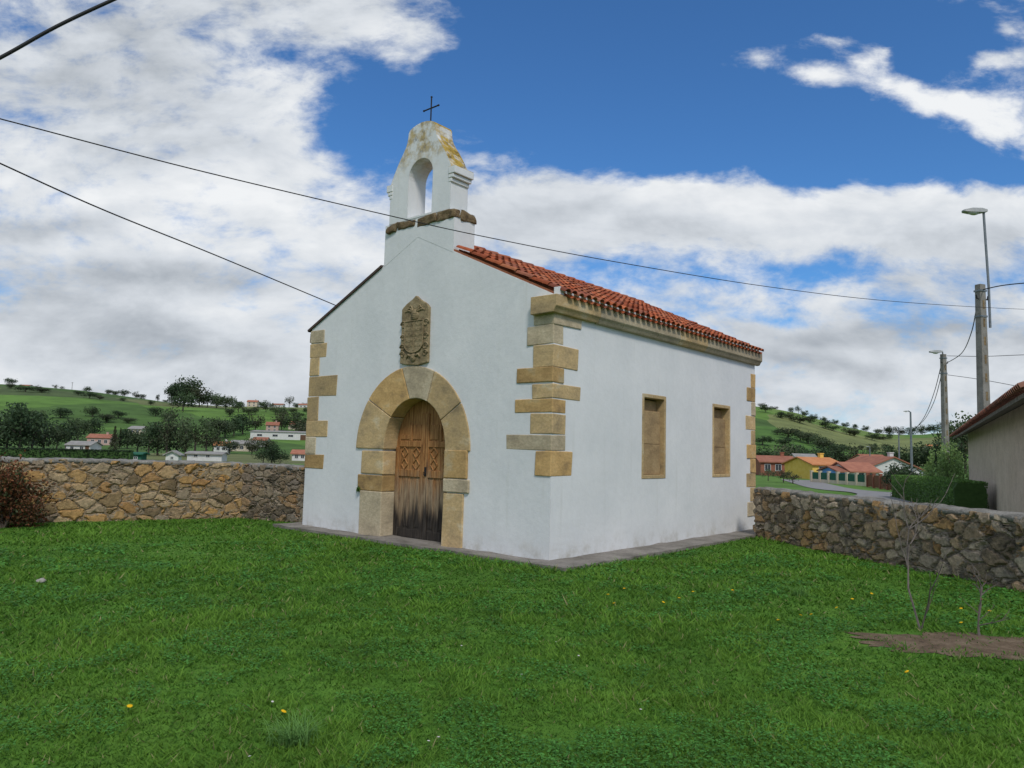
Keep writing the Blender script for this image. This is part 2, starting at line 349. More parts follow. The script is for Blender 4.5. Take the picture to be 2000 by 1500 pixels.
def build_roof():
    vs,fs,cs=[],[],[]
    pal=[(.36,.088,.035),(.42,.12,.05),(.31,.078,.034),(.39,.105,.042),(.27,.085,.05),(.46,.16,.075),(.33,.12,.07)]
    for sgn in (1,-1):
        top=Vector((0,YC,R+.035)); S=Vector((0,-sgn,-SL)).normalized(); N=Vector((0,-sgn*SL,1)).normalized(); U=Vector((1,0,0))
        ov=.15; tot=(YC+ov)*math.sqrt(1+SL*SL); nrow=10; step=tot/nrow; xs=.07 if sgn==1 else .20; pitch=.178; ncol=int((L+.03-xs)/pitch)
        for c in range(ncol+1):
            x=xs+c*pitch
            for r in range(nrow):
                P=top+S*(r*step-.04)+U*(x+random.uniform(-.010,.010))
                k=random.uniform(.7,1.2); col=tuple(v*k for v in random.choice(pal))
                if x<.55 and abs(P.y+S.y*step-YC)<.93: continue
                tile(vs,fs,cs,P+N*(.04+random.uniform(-.004,.006)),U,S,N,step+.05,.060,.072,True,6,col,sgn)
                k=random.uniform(.6,.95); col=tuple(v*k for v in random.choice(pal))
                if c<ncol: tile(vs,fs,cs,P+U*pitch*.5+N*.025,U,S,N,step+.05+(.03 if r==nrow-1 else 0),.068,.060,False,5,col,sgn)
        a=top-N*.04; bq=top+S*(tot-.04)-N*.04; x0,x1=(.015 if sgn==1 else -.03),L+.05; b=len(vs)
        th=.04 if sgn==1 else .045; bc=(.30,.11,.055) if sgn==1 else (.08,.055,.045)
        for x in (x0,x1):
            for q,nn in ((a,0),(bq,0),(bq,th),(a,th)):
                vs.append((x,q.y+N.y*nn,q.z+N.z*nn)); cs.append(bc)
        if sgn==-1:
            t0=.94*math.sqrt(1+SL*SL); a2=top+S*t0-N*.04
            for k,(q,nn) in ((0,(a2,0)),(3,(a2,th))): vs[b+k]=(x0,q.y+N.y*nn,q.z+N.z*nn)
        fs+= [(b,b+1,b+2,b+3),(b+4,b+5,b+6,b+7),(b,b+1,b+5,b+4),(b+1,b+2,b+6,b+5),(b+2,b+3,b+7,b+6),(b+3,b,b+4,b+7)]
    x=.5
    while x<L:
        k=random.uniform(.8,1.1); col=tuple(v*k for v in random.choice(pal))
        tile(vs,fs,cs,Vector((x,YC,R+.06)),Vector((0,1,0)),Vector((1,0,0)),Vector((0,0,1)),.42,.10,.11,True,7,col,1); x+=.37
    return link('roof',tilemesh('roof',vs,fs,cs),chapel,TILE)
build_roof()
# bell gable
hb=(front(757,470)[0]-front(893,430)[0])/2; hu=(front(761,410)[0]-front(879,380)[0])/2; gc=YC
zb0=front(757,460)[1]; zb1=front(760,440)[1]; zm=front(757,380)[1]; zm2=front(758,364)[1]; ztp=front(830,237)[1]
TB=.50; TU=.41
prof=[(1.0,0),(.96,.07),(.88,.19),(.78,.32),(.68,.44),(.59,.535),(.52,.62),(.475,.70),(.45,.79),(.435,.88),(.40,.925),(.30,.96),(.16,.988),(0,1.0)]
right=[(gc-hu*a,zm2+(ztp-zm2)*b) for a,b in prof]; left=[(gc+hu*a,zm2+(ztp-zm2)*b) for a,b in prof][::-1][1:]
out=[(gc-hu,zb1)]+right+left+[(gc+hu,zb1)]
bm=bmesh.new(); prism(bm,out,'x',-.008,TU); bell=obj('bell_gable',bm,PLASTER_L,chapel)
ow=(front(796,420)[0]-front(843,420)[0])/2; oc=(front(796,420)[0]+front(843,420)[0])/2; ot=front(822,310)[1]; ob=front(820,420)[1]
bm=bmesh.new(); prism(bm,[(oc+ow,ob)]+[(oc+ow*math.cos(math.pi*k/16),ot-ow+ow*math.sin(math.pi*k/16)) for k in range(17)]+[(oc-ow,ob)],'x',-.3,.8); cut(bell,[obj('c',bm,None,chapel)])
bm=bmesh.new(); prism(bm,[(gc-hb,R-hb*SL-.03),(gc,R-.03),(gc+hb,R-hb*SL-.03),(gc+hb,zb1-.002),(gc-hb,zb1-.002)],'x',-.0015,TB); obj('gable_base',bm,PLASTER,bell)
for s in (-1,1):
    bm=bmesh.new()
    for z0,z1,e in ((zm-.12,zm-.05,.025),(zm-.05,zm+.02,.065),(zm+.02,zm2,.10)):
        ya,yb=gc+s*(hu-.06),gc+s*(hu+e); box(bm,-.010-e*.12,TU+e*.4,min(ya,yb),max(ya,yb),z0+.001,z1)
    bev(obj('moulding',bm,PLASTER_L,bell),.01)
def bandstone(*a):
    bm=bmesh.new(); rough_block(bm,*a,.025); bmesh.ops.subdivide_edges(bm,edges=bm.edges[:],cuts=4,use_grid_fill=True)
    for v in bm.verts: v.co+=noise.noise_vector(v.co*7)*.028+noise.noise_vector(v.co*17)*.012
    bev(obj('band_stone',bm,STONE_B,bell,True),.02)
for a,b in ((757,776),(777,812),(813,852),(853,894)):
    y1=front(a,450)[0]; y0=front(b,435)[0]; y1=min(y1,gc+hb+.02); y0=max(y0,gc-hb-.03); d=random.uniform(-.02,.03)
    bandstone(-.03,.12,y0+.002,y1-.002,zb0+.03+d*.5,zb1-.005+d*.4)
bandstone(.15,TB+.02,gc-hb-.03,gc-hb+.1,zb0+.02,zb1)
bm=bmesh.new(); xc=.2; zx=front(842,190,.2)[1]; tube(bm,[(xc,gc,ztp-.05),(xc,gc,zx)],.014,6); ha=.19; zz=lerp(ztp,zx,.62)
tube(bm,[(xc,gc-ha,zz),(xc,gc+ha,zz)],.013,6)
for p in ((xc,gc-ha,zz),(xc,gc+ha,zz),(xc,gc,zx)):
    bmesh.ops.create_icosphere(bm,subdivisions=1,radius=.022,matrix=Matrix.Translation(p))
obj('iron_cross',bm,IRON,bell)
A=[180,147,113,80,38,0]; AM=[STONE,STONE,STONE_G,STONE_O,STONE]
for a,b,mm in zip(A,A[1:],AM):
    n=7; aa=[math.radians(lerp(a,b,k/n)) for k in range(n+1)]; g=math.radians(.35)
    aa[0]-=g; aa[-1]+=g
    pts=[outer(q) for q in aa]+[inner(q) for q in aa[::-1]]
    bm=bmesh.new(); o_=random.uniform(.02,.035); prism(bm,pts,'x',-o_,.40); bev(obj('arch_stone',bm,mm,chapel),.012)
jl=[(703,1052,957),(700,957,925),(708,925,879)]; jr=[(905,1082,965),(917,964,936),(914,936,879)]
for (px,yb,ya),mm in zip(jl,(STONE_G,STONE_O,STONE)):
    bm=bmesh.new(); yo=front(px,(ya+yb)/2)[0]; z0=front(706,yb)[1]; z1=front(706,ya)[1]; z0=max(z0,.0); rough_block(bm,-random.uniform(.02,.04),.40,DC+RI-.003,yo,z0+.004,z1-.004,.008); bev(obj('jamb_stone',bm,mm,chapel),.015)
for (px,yb,ya),mm in zip(jr,(STONE,STONE_G,STONE_O)):
    bm=bmesh.new(); yo=front(px,(ya+yb)/2)[0]; z0=front(912,yb)[1]; z1=front(912,ya)[1]; z0=max(z0,.0); rough_block(bm,-random.uniform(.02,.04),.40,yo,DC-RI+.003,z0+.004,z1-.004,.008); bev(obj('jamb_stone',bm,mm,chapel),.015)
XD=.27
def leaf(s):
    bm=bmesh.new(); e=.004
    pts=[(DC+s*e,.05)]+[(DC+s*e,zt-.01)]+[(DC+s*(RI-.005)*math.sin(k/10*math.pi/2),zs+(zt-zs-.005)*max(0,math.cos(k/10*math.pi/2))**.92) for k in range(1,11)]+[(DC+s*(RI-.005),.05)]
    prism(bm,pts,'x',XD,XD+.05)
    w=RI-.01
    def bx(u0,u1,z0,z1,d):
        ya,yb=DC+s*(e+u0*w),DC+s*(e+u1*w); box(bm,XD-d,XD+.01,min(ya,yb),max(ya,yb),z0,z1)
    bx(.0,.12,.052,zs+.72*(zt-zs),.026); bx(.86,.985,.052,zs+.05,.026)
    for z0,z1 in ((.055,.20),(1.10,1.22),(1.62,1.72)): bx(.122,.858,z0,z1,.024)
    bx(.45,.53,1.722,zs+.52*(zt-zs),.024)
    for u0,u1 in ((.15,.42),(.56,.83)):
        bx(u0,u1,1.75,zs+(.30 if u0>.5 else .5)*(zt-zs),.014)
    for u in (.31,.50,.69): bx(u-.008,u+.008,.21,1.09,.014)
    bx(.16,.29,.24,1.06,.009); bx(.52,.67,.24,1.06,.009)
    for u in (.29,.69):
        for k in range(2):
            cz=1.32+k*.20; cy=DC+s*(e+u*w); hw_,hh_=.085,.095
            for a in range(4):
                q=[(0,1),(1,0),(0,-1),(-1,0)]; A_=q[a]; B_=q[(a+1)%4]
                tube(bm,[(XD-.008,cy+A_[0]*hw_,cz+A_[1]*hh_),(XD-.008,cy+B_[0]*hw_,cz+B_[1]*hh_)],.014,5)
    o=obj('door_leaf',bm,WOOD,chapel); bev(o,.004,1)
    if s<0:
        b2=bmesh.new(); box(b2,XD-.038,XD-.024,DC-.065,DC-.025,1.12,1.28); tube(b2,[(XD-.05,DC-.045+.03*math.cos(k*math.pi/6),1.17+.03*math.sin(k*math.pi/6)) for k in range(13)],.006,5); obj('door_handle',b2,IRON,o)
leaf(1); leaf(-1)
bm=bmesh.new(); box(bm,-.06,.40,DC-RI+.004,DC+RI-.004,.0,.048); obj('threshold',bm,SLAB,chapel)
def coat():
    l=front(785,705)[0]; r=front(839,703)[0]; hw=(l-r)/2; cy=(l+r)/2; zbm=front(812,712)[1]; zsh=front(786,606)[1]; zap=front(815,578)[1]
    bm=bmesh.new(); pts=[(cy-hw,zbm+.02),(cy-hw*.3,zbm-.02),(cy+hw*.5,zbm),(cy+hw,zbm+.03),(cy+hw*.97,zsh-.3),(cy+hw,zsh),(cy+hw*.7,zsh+.08),(cy+hw*.25,zap-.06),(cy,zap),(cy-hw*.3,zap-.08),(cy-hw*.75,zsh+.05),(cy-hw*.96,zsh-.02)]
    prism(bm,pts,'x',-.05,.05); o=bev(obj('coat_of_arms',bm,ARMS,chapel),.012)
    X=lambda x:-.05+(x+.05)*.62   # worn, shallow relief
    def TB_(b,P,r,n): tube(b,[(X(p[0]),p[1],p[2]) for p in P],r,n)
    bm=bmesh.new(); H=zsh-zbm; s0=zbm+.20; s1=zbm+.20+H*.56; sw=hw*.66
    sh=[(cy-sw,s1),(cy+sw,s1),(cy+sw,s0+.16)]+[(cy+sw*math.cos(k*math.pi/10),s0+.16-.16*math.sin(k*math.pi/10)) for k in range(1,10)]+[(cy-sw,s0+.16)]
    prism(bm,sh,'x',X(-.078),-.045)
    for k in range(len(sh)):
        a,b=sh[k],sh[(k+1)%len(sh)]; TB_(bm,[(-.08,a[0],a[1]),(-.08,b[0],b[1])],.012,5)
    nrow=5
    for i in range(nrow):
        z=lerp(s0+.13,s1-.05,i/(nrow-1)); TB_(bm,[(-.078,cy-sw*.9,z-.03),(-.078,cy+sw*.9,z-.03)],.006,5)
        for j in range(4):
            y=cy+sw*lerp(-.72,.72,j/3); q=random.uniform(.016,.028); box(bm,X(-.088),X(-.07),y-q,y+q,z-.018,z+.02)
    TB_(bm,[(-.08,cy,s0+.03),(-.08,cy,s1)],.008,5)
    bev(obj('shield',bm,ARMS,o),.006,1)
    bm=bmesh.new(); hz=s1+.10
    bmesh.ops.create_uvsphere(bm,u_segments=12,v_segments=8,radius=.1,matrix=Matrix.Translation((-.05,cy,hz))@Matrix.Diagonal((.36,1,1.05,1)))
    for k in range(4): TB_(bm,[(-.09,cy-.07,hz-.06+k*.03),(-.106,cy,hz-.065+k*.03),(-.09,cy+.07,hz-.06+k*.03)],.006,5)
    for s in (-1,1):
        for q in range(3):
            TB_(bm,[(-.055,cy+s*(.05+t*(.10+.05*q)),hz+.05+math.sin(t*2.6)*(.12-.04*q)) for t in [i/6 for i in range(7)]],[.022-.002*i for i in range(7)],6)
    obj('helmet_crest',bm,ARMS,o,True)
    for s in (-1,1):
        for zc_,rr in ((s1-.05,.07),(lerp(s0,s1,.5),.06),(s0+.1,.07),(s0-.02,.06)):
            bm=bmesh.new(); cyy=cy+s*hw*.82
            TB_(bm,[(-.055,cyy+s*rr*(1-t*.7)*math.cos(s*t*9),zc_+rr*(1-t*.7)*math.sin(t*9)) for t in [i/14 for i in range(15)]],[.016-.0006*i for i in range(15)],6); obj('scroll',bm,ARMS,o,True)
    bm=bmesh.new(); bmesh.ops.create_uvsphere(bm,u_segments=12,v_segments=8,radius=.075,matrix=Matrix.Translation((-.05,cy,s0-.08))@Matrix.Diagonal((.4,1,1.1,1)))
    for s in (-1,1): TB_(bm,[(-.06,cy+s*.05,s0-.06),(-.065,cy+s*.13,s0-.03),(-.06,cy+s*.17,s0-.09)],[.026,.022,.013],6)
    box(bm,-.088,-.07,cy-.012,cy+.012,s0-.11,s0-.07); obj('mask_carving',bm,ARMS,o,True)
coat()
def leafmesh(pts,size,cols,flat=0,upr=0):
    n=len(pts); P=np.array(pts); d=np.random.normal(size=(n,3)); d[:,2]*=(1-flat); d/=np.linalg.norm(d,axis=1)[:,None]
    e=np.cross(d,np.random.normal(size=(n,3))); 
    if flat: e=np.cross(d,np.array([0,0,1.])+np.random.normal(size=(n,3))*.25)
    e/=np.linalg.norm(e,axis=1)[:,None]
    sz=(np.array(size) if hasattr(size,'__len__') else np.full(n,size))*np.random.uniform(.6,1.3,n)
    d=d*sz[:,None]; e=e*sz[:,None]*.55
    V=np.stack([P-d,P+e,P+d,P-e],1).reshape(-1,3); Fc=np.arange(4*n).reshape(-1,4)
    me=bpy.data.meshes.new('leaves'); me.from_pydata(V.tolist(),[],Fc.tolist())
    col=np.ones((n,4,4),np.float32); col[:,:,:3]=np.array(cols)[:,None,:]
    me.color_attributes.new('Col','FLOAT_COLOR','POINT').data.foreach_set('color',col.ravel()); return me
w=front(703,955); P0=C0+ey*w[0]-ex*.03; pts=[(random.gauss(0,.02),random.gauss(0,.03),random.gauss(.0,.03)) for _ in range(80)]
o=link('weed',leafmesh(pts,.025,[(.07,.14,.02)]*80),None,LEAF); o.location=(P0.x,P0.y,w[1]); tag(o,'tiny green weed growing from the left jamb of the chapel doorway','weed')
bm=bmesh.new(); fx,fy,bx_,ly=.38,.56,.25,.45
pts=[(-fx,-fy),(L+bx_,-fy),(L+bx_,W+ly),(-fx,W+ly)]
wp=[C0+ex*a+ey*b for a,b in pts]; 
prism(bm,[(p.x,p.y) for p in wp],'z',-.1,.05); bmesh.ops.subdivide_edges(bm,edges=bm.edges[:],cuts=24,use_grid_fill=True)
for v in bm.verts: v.co+=noise.noise_vector(v.co*2.5)*.022
struct('footpath',bm,SLAB)
# ---------------------------------------------------------------- boundary walls
def rubble_wall(label,pts,heights,mat,th=.42,step=.03):
    pts=[Vector((p[0],p[1],0)) for p in pts]; base=pts[0]
    t=thing('stone_wall',label,'wall',(base.x,base.y,0))
    d=[0]
    for a,b in zip(pts,pts[1:]): d.append(d[-1]+(b-a).length)
    n=int(d[-1]/step); P=[];N=[];H=[];
    for i in range(n+1):
        s=d[-1]*i/n; k=max(j for j in range(len(pts)-1) if d[j]<=s+1e-6); f=(s-d[k])/(d[k+1]-d[k])
        P.append(pts[k].lerp(pts[k+1],f)-base); H.append(lerp(heights[k],heights[k+1],f)+.02*noise.noise(Vector((s*1.5,0,5))))
        q=(pts[k+1]-pts[k]).normalized(); N.append(Vector((q.y,-q.x,0)))
    nz=36; vs=[];fs=[]
    for i in range(n+1):
        for j in range(nz+1): q=P[i]; vs.append((q.x,q.y,lerp(-.12,H[i],j/nz)))
        q=P[i]-N[i]*th; vs.append((q.x,q.y,H[i])); vs.append((q.x,q.y,-.12))
    k=nz+3
    for i in range(n):
        for j in range(k-1): fs.append((i*k+j,(i+1)*k+j,(i+1)*k+j+1,i*k+j+1))
    fs.append(tuple(range(k))); fs.append(tuple(range(n*k,n*k+k)))
    def fin(name,m,vs,fs):
        me=bpy.data.meshes.new(name); me.from_pydata(vs,[],fs); bm=bmesh.new(); bm.from_mesh(me); bmesh.ops.recalc_face_normals(bm,faces=bm.faces); bm.to_mesh(me); bm.free()
        for p in me.polygons: p.use_smooth=True
        link(name,me,t,m)
    fin('masonry',mat,vs,fs)
    vs=[];fs=[]; cr=[(.02,-.03),(.03,.0),(.028,.025),(-.0,.045),(-.06,.055),(-.15,.06),(-.25,.06),(-th+.04,.055),(-th-.02,.02),(-th-.02,-.03)]
    m=max(2,int(d[-1]/.05))
    for i in range(m+1):
        ii=min(n,int(i*n/m)); 
        for a,b in cr:
            q=P[ii]+N[ii]*a; z=H[ii]+b; v=Vector((q.x,q.y,z)); v+=noise.noise_vector((v+base)*6)*.024+noise.noise_vector((v+base)*17)*.014; vs.append(v[:])
    k=len(cr)
    for i in range(m):
        for j in range(k): fs.append((i*k+j,(i+1)*k+j,(i+1)*k+(j+1)%k,i*k+(j+1)%k))
    fs.append(tuple(range(k))); fs.append(tuple(range(m*k,m*k+k)))
    fin('coping',COPING,vs,fs); return t
gl=ground(40,1022); gk=ground(470,1011); ge=ground(608,1022); dirl=(gl-gk); 
rubble_wall('low ochre rubble stone wall with grey coping left of the chapel',[(gl.x+dirl.x*.9,gl.y+dirl.y*.9),(gk.x,gk.y)],[1.20,1.13],RUB_L)
rubble_wall('short darker rubble wall between the ochre wall corner and the chapel',[(gk.x+.004,gk.y-.004),(ge.x+.9*(ge.x-gk.x),ge.y+.9*(ge.y-gk.y))],[1.12,1.09],RUB_D)
ga=ground(1486,1051); gb=ground(2000,1156); dr=(gb-ga)
rubble_wall('low rubble stone wall with patchy dark stones and cement coping right of the chapel',[(ga.x-dr.x*.03,ga.y-dr.y*.03),(gb.x+dr.x*.7,gb.y+dr.y*.7)],[.93,.87],RUB_R)
# ---------------------------------------------------------------- soil patch, saplings
sc=ground(1885,1258); bm=bmesh.new()
ctr=bm.verts.new((sc.x,sc.y,terrain(sc.x,sc.y)+.012)); ring=[]
SX,SY=1.0,.45
def soil_r(a): return 1+.5*noise.noise(Vector((math.cos(a)*1.5,math.sin(a)*1.5,3)))+.3*noise.noise(Vector((math.cos(a)*5,math.sin(a)*5,1)))
for k in range(60):
    a=k*math.pi/30; r=soil_r(a); x=sc.x+SX*r*math.cos(a); y=sc.y+SY*r*math.sin(a); ring.append(bm.verts.new((x,y,terrain(x,y)+.006)))
for k in range(60): bm.faces.new((ctr,ring[k],ring[(k+1)%60]))
struct('bare_soil',bm,SOIL)
def sapling(px,py,h,label,seed,spread,rad,nl):
    g=ground(px,py); rnd=random.Random(seed); t=thing('sapling',label,'sapling',(g.x,g.y,terrain(g.x,g.y)))
    bm=bmesh.new(); tw=bmesh.new(); ends=[]
    def br(b,p,d,l,r,lv):
        pts=[p]; q=p.copy(); dd=d.copy()
        for i in range(5): dd=(dd+Vector((rnd.gauss(0,.16),rnd.gauss(0,.16),.05))).normalized(); q=q+dd*l/5; pts.append(q.copy())
        tube(b,pts,[r*(1-.12*i) for i in range(6)],5)
        if lv<2: ends.extend(pts[2:])
        if lv>0:
            for i in range(6 if lv==2 else 3):
                k=rnd.randint(1,5); nd=(dd*.8+Vector((rnd.gauss(0,spread),rnd.gauss(0,spread),rnd.uniform(0,.4)))).normalized(); br(tw,pts[k],nd,l*rnd.uniform(.35,.6),max(.004,r*.55),lv-1)
    br(bm,Vector((0,0,0)),Vector((rnd.gauss(0,.1),rnd.gauss(0,.1),1)).normalized(),h*.85,rad,2)
    br(bm,Vector((.01,0,0)),Vector((rnd.gauss(0,.25),rnd.gauss(0,.25),1)).normalized(),h*.65,rad*.8,1)
    obj('trunk',bm,TWIG,t); obj('twigs',tw,TWIG,t)
    lp=[];lc=[]
    for _ in range(nl):
        e=rnd.choice(ends); lp.append((e.x+rnd.gauss(0,.015),e.y+rnd.gauss(0,.015),e.z+rnd.gauss(0,.015))); k=rnd.uniform(.7,1.2); lc.append((.16*k,.17*k,.07*k) if rnd.random()<.6 else (.20*k,.12*k,.06*k))
    link('leaves',leafmesh(lp,.011,lc),t,LEAF)
sapling(1797,1228,1.15,'taller sparse grey sapling standing in the lawn by the right wall',3,.35,.0115,70)
sapling(1912,1241,.55,'shorter sapling with yellowish leaves in the bare soil patch at the right',9,.7,.011,60)
def shrub(name,label,cat,P,w,d,h,n,cols,size,group=None):
    t=thing(name,label,cat,(P.x,P.y,terrain(P.x,P.y) if P.z is None else P.z),0,group); pts=[];cc=[]
    cl=[(random.gauss(0,.36),random.gauss(0,.36),random.uniform(.12,.92)) for _ in range(26)]
    for i in range(n):
        c=random.choice(cl); x,y,z=(c[0]+random.gauss(0,.13),c[1]+random.gauss(0,.13),c[2]+random.gauss(0,.10))
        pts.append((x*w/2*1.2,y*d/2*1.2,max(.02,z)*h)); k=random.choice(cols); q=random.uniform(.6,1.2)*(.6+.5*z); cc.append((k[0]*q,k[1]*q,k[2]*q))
    link('foliage',leafmesh(pts,size,cc),t,LEAF)
    bm=bmesh.new()
    for k in range(6): a=random.random()*6.28; tube(bm,[(0,0,-.05),(math.cos(a)*w*.12,math.sin(a)*d*.12,h*.3),(math.cos(a)*w*.25,math.sin(a)*d*.25,h*.7)],[.025,.018,.006],5)
    obj('stems',bm,BARK,t); return t
g=ground(5,1030); shrub('shrub','reddish brown leafy shrub at the left edge against the stone wall','shrub',Vector((g.x,g.y,-.02)),1.5,1.3,1.27,6000,[(.24,.085,.04),(.30,.12,.05),(.16,.085,.035),(.08,.10,.035)],.03)
g=ground(80,1139); bm=bmesh.new(); bmesh.ops.create_icosphere(bm,subdivisions=3,radius=.05)
for v in bm.verts: v.co+=noise.noise_vector(v.co*18)*.02; v.co.z*=.5
o=obj('rock',bm,PEBBLE,None,True); o.location=(g.x,g.y,.03); tag(o,'small pale rock lying on the lawn at the left','rock')
# ---------------------------------------------------------------- grass
def pnoise(a,b): return .9*noise.noise(Vector((a*.5,b*.5,0)))+.8*noise.noise(Vector((a*1.7,b*1.7,4)))+.75*noise.noise(Vector((a*5.5,b*5.5,8)))+.4*noise.noise(Vector((a*14,b*14,3)))
def grass():
    N=450000; r=np.exp(np.random.uniform(math.log(2.4),math.log(24),N)); az=np.random.uniform(-.95,.95,N); x=r*np.sin(az); y=r*np.cos(az)
    lx=(x-C0.x)*ex.x+(y-C0.y)*ex.y; ly_=(x-C0.x)*ey.x+(y-C0.y)*ey.y
    keep=~((lx>-.35)&(lx<L+.3)&(ly_>-.53)&(ly_<W+.4))
    sx=(x-sc.x)/SX; sy=(y-sc.y)/SY; sr=np.sqrt(sx*sx+sy*sy)
    pv=np.array([noise.noise(Vector((a*4,b*4,6))) if q<1.8 else 0 for a,b,q in zip(x,y,sr)]); keep&=~(np.random.rand(N)<np.clip((1.2-sr)*1.6-pv*1.3,0,.93)*(sr<1.5))
    x,y,r=x[keep],y[keep],r[keep]; n=len(x)
    z=np.array([terrain(a,b) for a,b in zip(x,y)])-.004
    pn=np.array([pnoise(a,b) for a,b in zip(x,y)])
    h=np.random.uniform(.014,.042,n)*np.clip(1+.85*pn,.35,2.1)*np.clip(r/6,.9,1.3); wd=.0032*np.clip(r/3.2,1,6)*np.random.uniform(.6,1.6,n)
    tall=np.random.rand(n)<.012; h[tall]*=2
    a=np.random.uniform(0,6.283,n); la=np.random.uniform(0,6.283,n); le=h*np.random.uniform(.3,1.8,n)
    bx=np.cos(a)*wd; by=np.sin(a)*wd
    V=np.zeros((n,3,3)); V[:,0]=np.stack([x-bx,y-by,z],1); V[:,1]=np.stack([x+bx,y+by,z],1); V[:,2]=np.stack([x+np.cos(la)*le,y+np.sin(la)*le,z+h],1)
    t=np.clip(.5+.75*pn+np.random.normal(0,.28,n),0,1)[:,None]
    col=(1-t)*np.array([.058,.175,.020])+t*np.array([.205,.40,.052])
    dry=np.random.rand(n)<.03; col[dry]=[.42,.40,.18]
    cols=np.ones((n,3,4),np.float32); cols[:,:,:3]=col[:,None,:]; cols[:,:2,:3]*=.5  # lower blade ends darkened, painting shade into the gaps between blades
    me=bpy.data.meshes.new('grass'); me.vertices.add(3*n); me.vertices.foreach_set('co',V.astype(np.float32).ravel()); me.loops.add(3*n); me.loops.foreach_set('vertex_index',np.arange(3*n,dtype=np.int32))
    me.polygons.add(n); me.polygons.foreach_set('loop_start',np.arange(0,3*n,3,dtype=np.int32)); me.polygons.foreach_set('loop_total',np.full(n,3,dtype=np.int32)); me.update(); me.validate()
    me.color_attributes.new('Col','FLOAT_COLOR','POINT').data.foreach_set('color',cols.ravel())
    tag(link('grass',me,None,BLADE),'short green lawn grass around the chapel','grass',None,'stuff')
    N=230000; r=np.exp(np.random.uniform(math.log(2.4),math.log(13),N)); az=np.random.uniform(-.95,.95,N); pts=[];cc=[];ss=[]
    for r_,a_ in zip(r,az):
        X,Y=r_*math.sin(a_),r_*math.cos(a_)
        if noise.noise(Vector((X*1.1,Y*1.1,9)))+.7*noise.noise(Vector((X*3.6,Y*3.6,2)))<.08: continue
        q=(Vector((X,Y,0))-C0)
        if q.dot(ex)>-.38 and q.dot(ey)>-.56: continue
        if ((X-sc.x)/SX)**2+((Y-sc.y)/SY)**2<1.3: continue
        pts.append((X,Y,terrain(X,Y)+random.uniform(.012,.05))); k=random.uniform(.6,1.35); cc.append((.09*k,.26*k,.05*k)); ss.append(.0105*max(1,r_/5))
    tag(link('clover',leafmesh(pts,ss,cc,.8),None,BLADE),'patches of low clover leaves spread through the lawn','clover',None,'stuff')
grass()
def tuft(px,py,n,h,label):
    g=ground(px,py); vs=[];fs=[];cs=[]
    for i in range(n):
        a=random.random()*6.28; l=h*random.uniform(.5,1.1); ln=random.uniform(.4,1.3); x0,y0=random.gauss(0,.05),random.gauss(0,.04); w=.004; b=len(vs)
        for t in (0,.35,.7,1):
            R_=ln*l*t*t*.9; X=x0+math.cos(a)*R_; Y=y0+math.sin(a)*R_; Z=l*(t-.35*t*t*ln); ww_=w*(1-t*.9)
            vs+= [(X-math.sin(a)*ww_,Y+math.cos(a)*ww_,Z),(X+math.sin(a)*ww_,Y-math.cos(a)*ww_,Z)]; k=random.uniform(.8,1.2)*(.6+.5*t); cs+=[(.19*k,.38*k,.10*k,1)]*2
        for q in range(3): fs.append((b+2*q,b+2*q+1,b+2*q+3,b+2*q+2))
    me=bpy.data.meshes.new('tuft'); me.from_pydata(vs,[],fs); me.color_attributes.new('Col','FLOAT_COLOR','POINT').data.foreach_set('color',np.array(cs,np.float32).ravel())
    o=link('grass_tuft',me,None,BLADE); o.location=(g.x,g.y,terrain(g.x,g.y)); tag(o,label,'grass tuft')
tuft(575,1450,170,.20,'large tuft of long pale grass blades in the near lawn')
tuft(1560,1165,70,.16,'small tuft of longer grass in the lawn right of the chapel path corner')
def flower(name,col,r,label,cat,group,spots,h):
    m=M(name+'_petal',[col,tuple(c*.85 for c in col)],8,bs=0); ms=M(name+'_stem',[(.05,.11,.02),(.06,.14,.03)],8,bs=0)
    bm=bmesh.new(); tube(bm,[(0,0,0),(.003,0,h*.6),(0,.002,h)],.002,4)
    nf=len(bm.faces); k=14
    c=bm.verts.new((0,0,h+r*.35)); rg=[bm.verts.new((r*(1 if i%2 else .72)*math.cos(i*math.pi/k),r*(1 if i%2 else .72)*math.sin(i*math.pi/k),h)) for i in range(2*k)]
    u=bm.verts.new((0,0,h-r*.4))
    for i in range(2*k): bm.faces.new((c,rg[i],rg[(i+1)%(2*k)])); bm.faces.new((u,rg[(i+1)%(2*k)],rg[i]))
    bm.faces.ensure_lookup_table()
    for i,f in enumerate(bm.faces): f.material_index=1 if i<nf else 0
    o0=obj(name,bm,[m,ms]); 
    for i,(px,py) in enumerate(spots):
        o=o0 if i==0 else o0.copy()
        if i: C.objects.link(o)
        g=ground(px,py); o.location=(g.x,g.y,terrain(g.x,g.y)); o.rotation_euler=(random.uniform(-.5,.2),random.uniform(-.3,.3),random.random()*6); tag(o,label,cat,group)
flower('dandelion',(.80,.48,.01),.018,'yellow dandelion flower in the lawn','flower','yellow dandelions in the lawn',[(1325,1180),(1292,1187),(1202,1190),(1188,1172),(1665,1180),(1640,1196),(1932,1203),(1878,1198),(1560,1212),(1522,1225),(1430,1165),(1355,1168),(1780,1330),(545,1405),(1220,1160),(1700,1170),(1590,1210),(250,1395),(1880,1225)],.065)
flower('daisy',(.66,.62,.60),.009,'small white daisy in the near lawn','flower','white daisies in the lawn',[(855,1455),(835,1462),(490,1490),(530,1380),(1130,1290),(1085,1265),(900,1275),(1020,1330),(1250,1400)],.045)
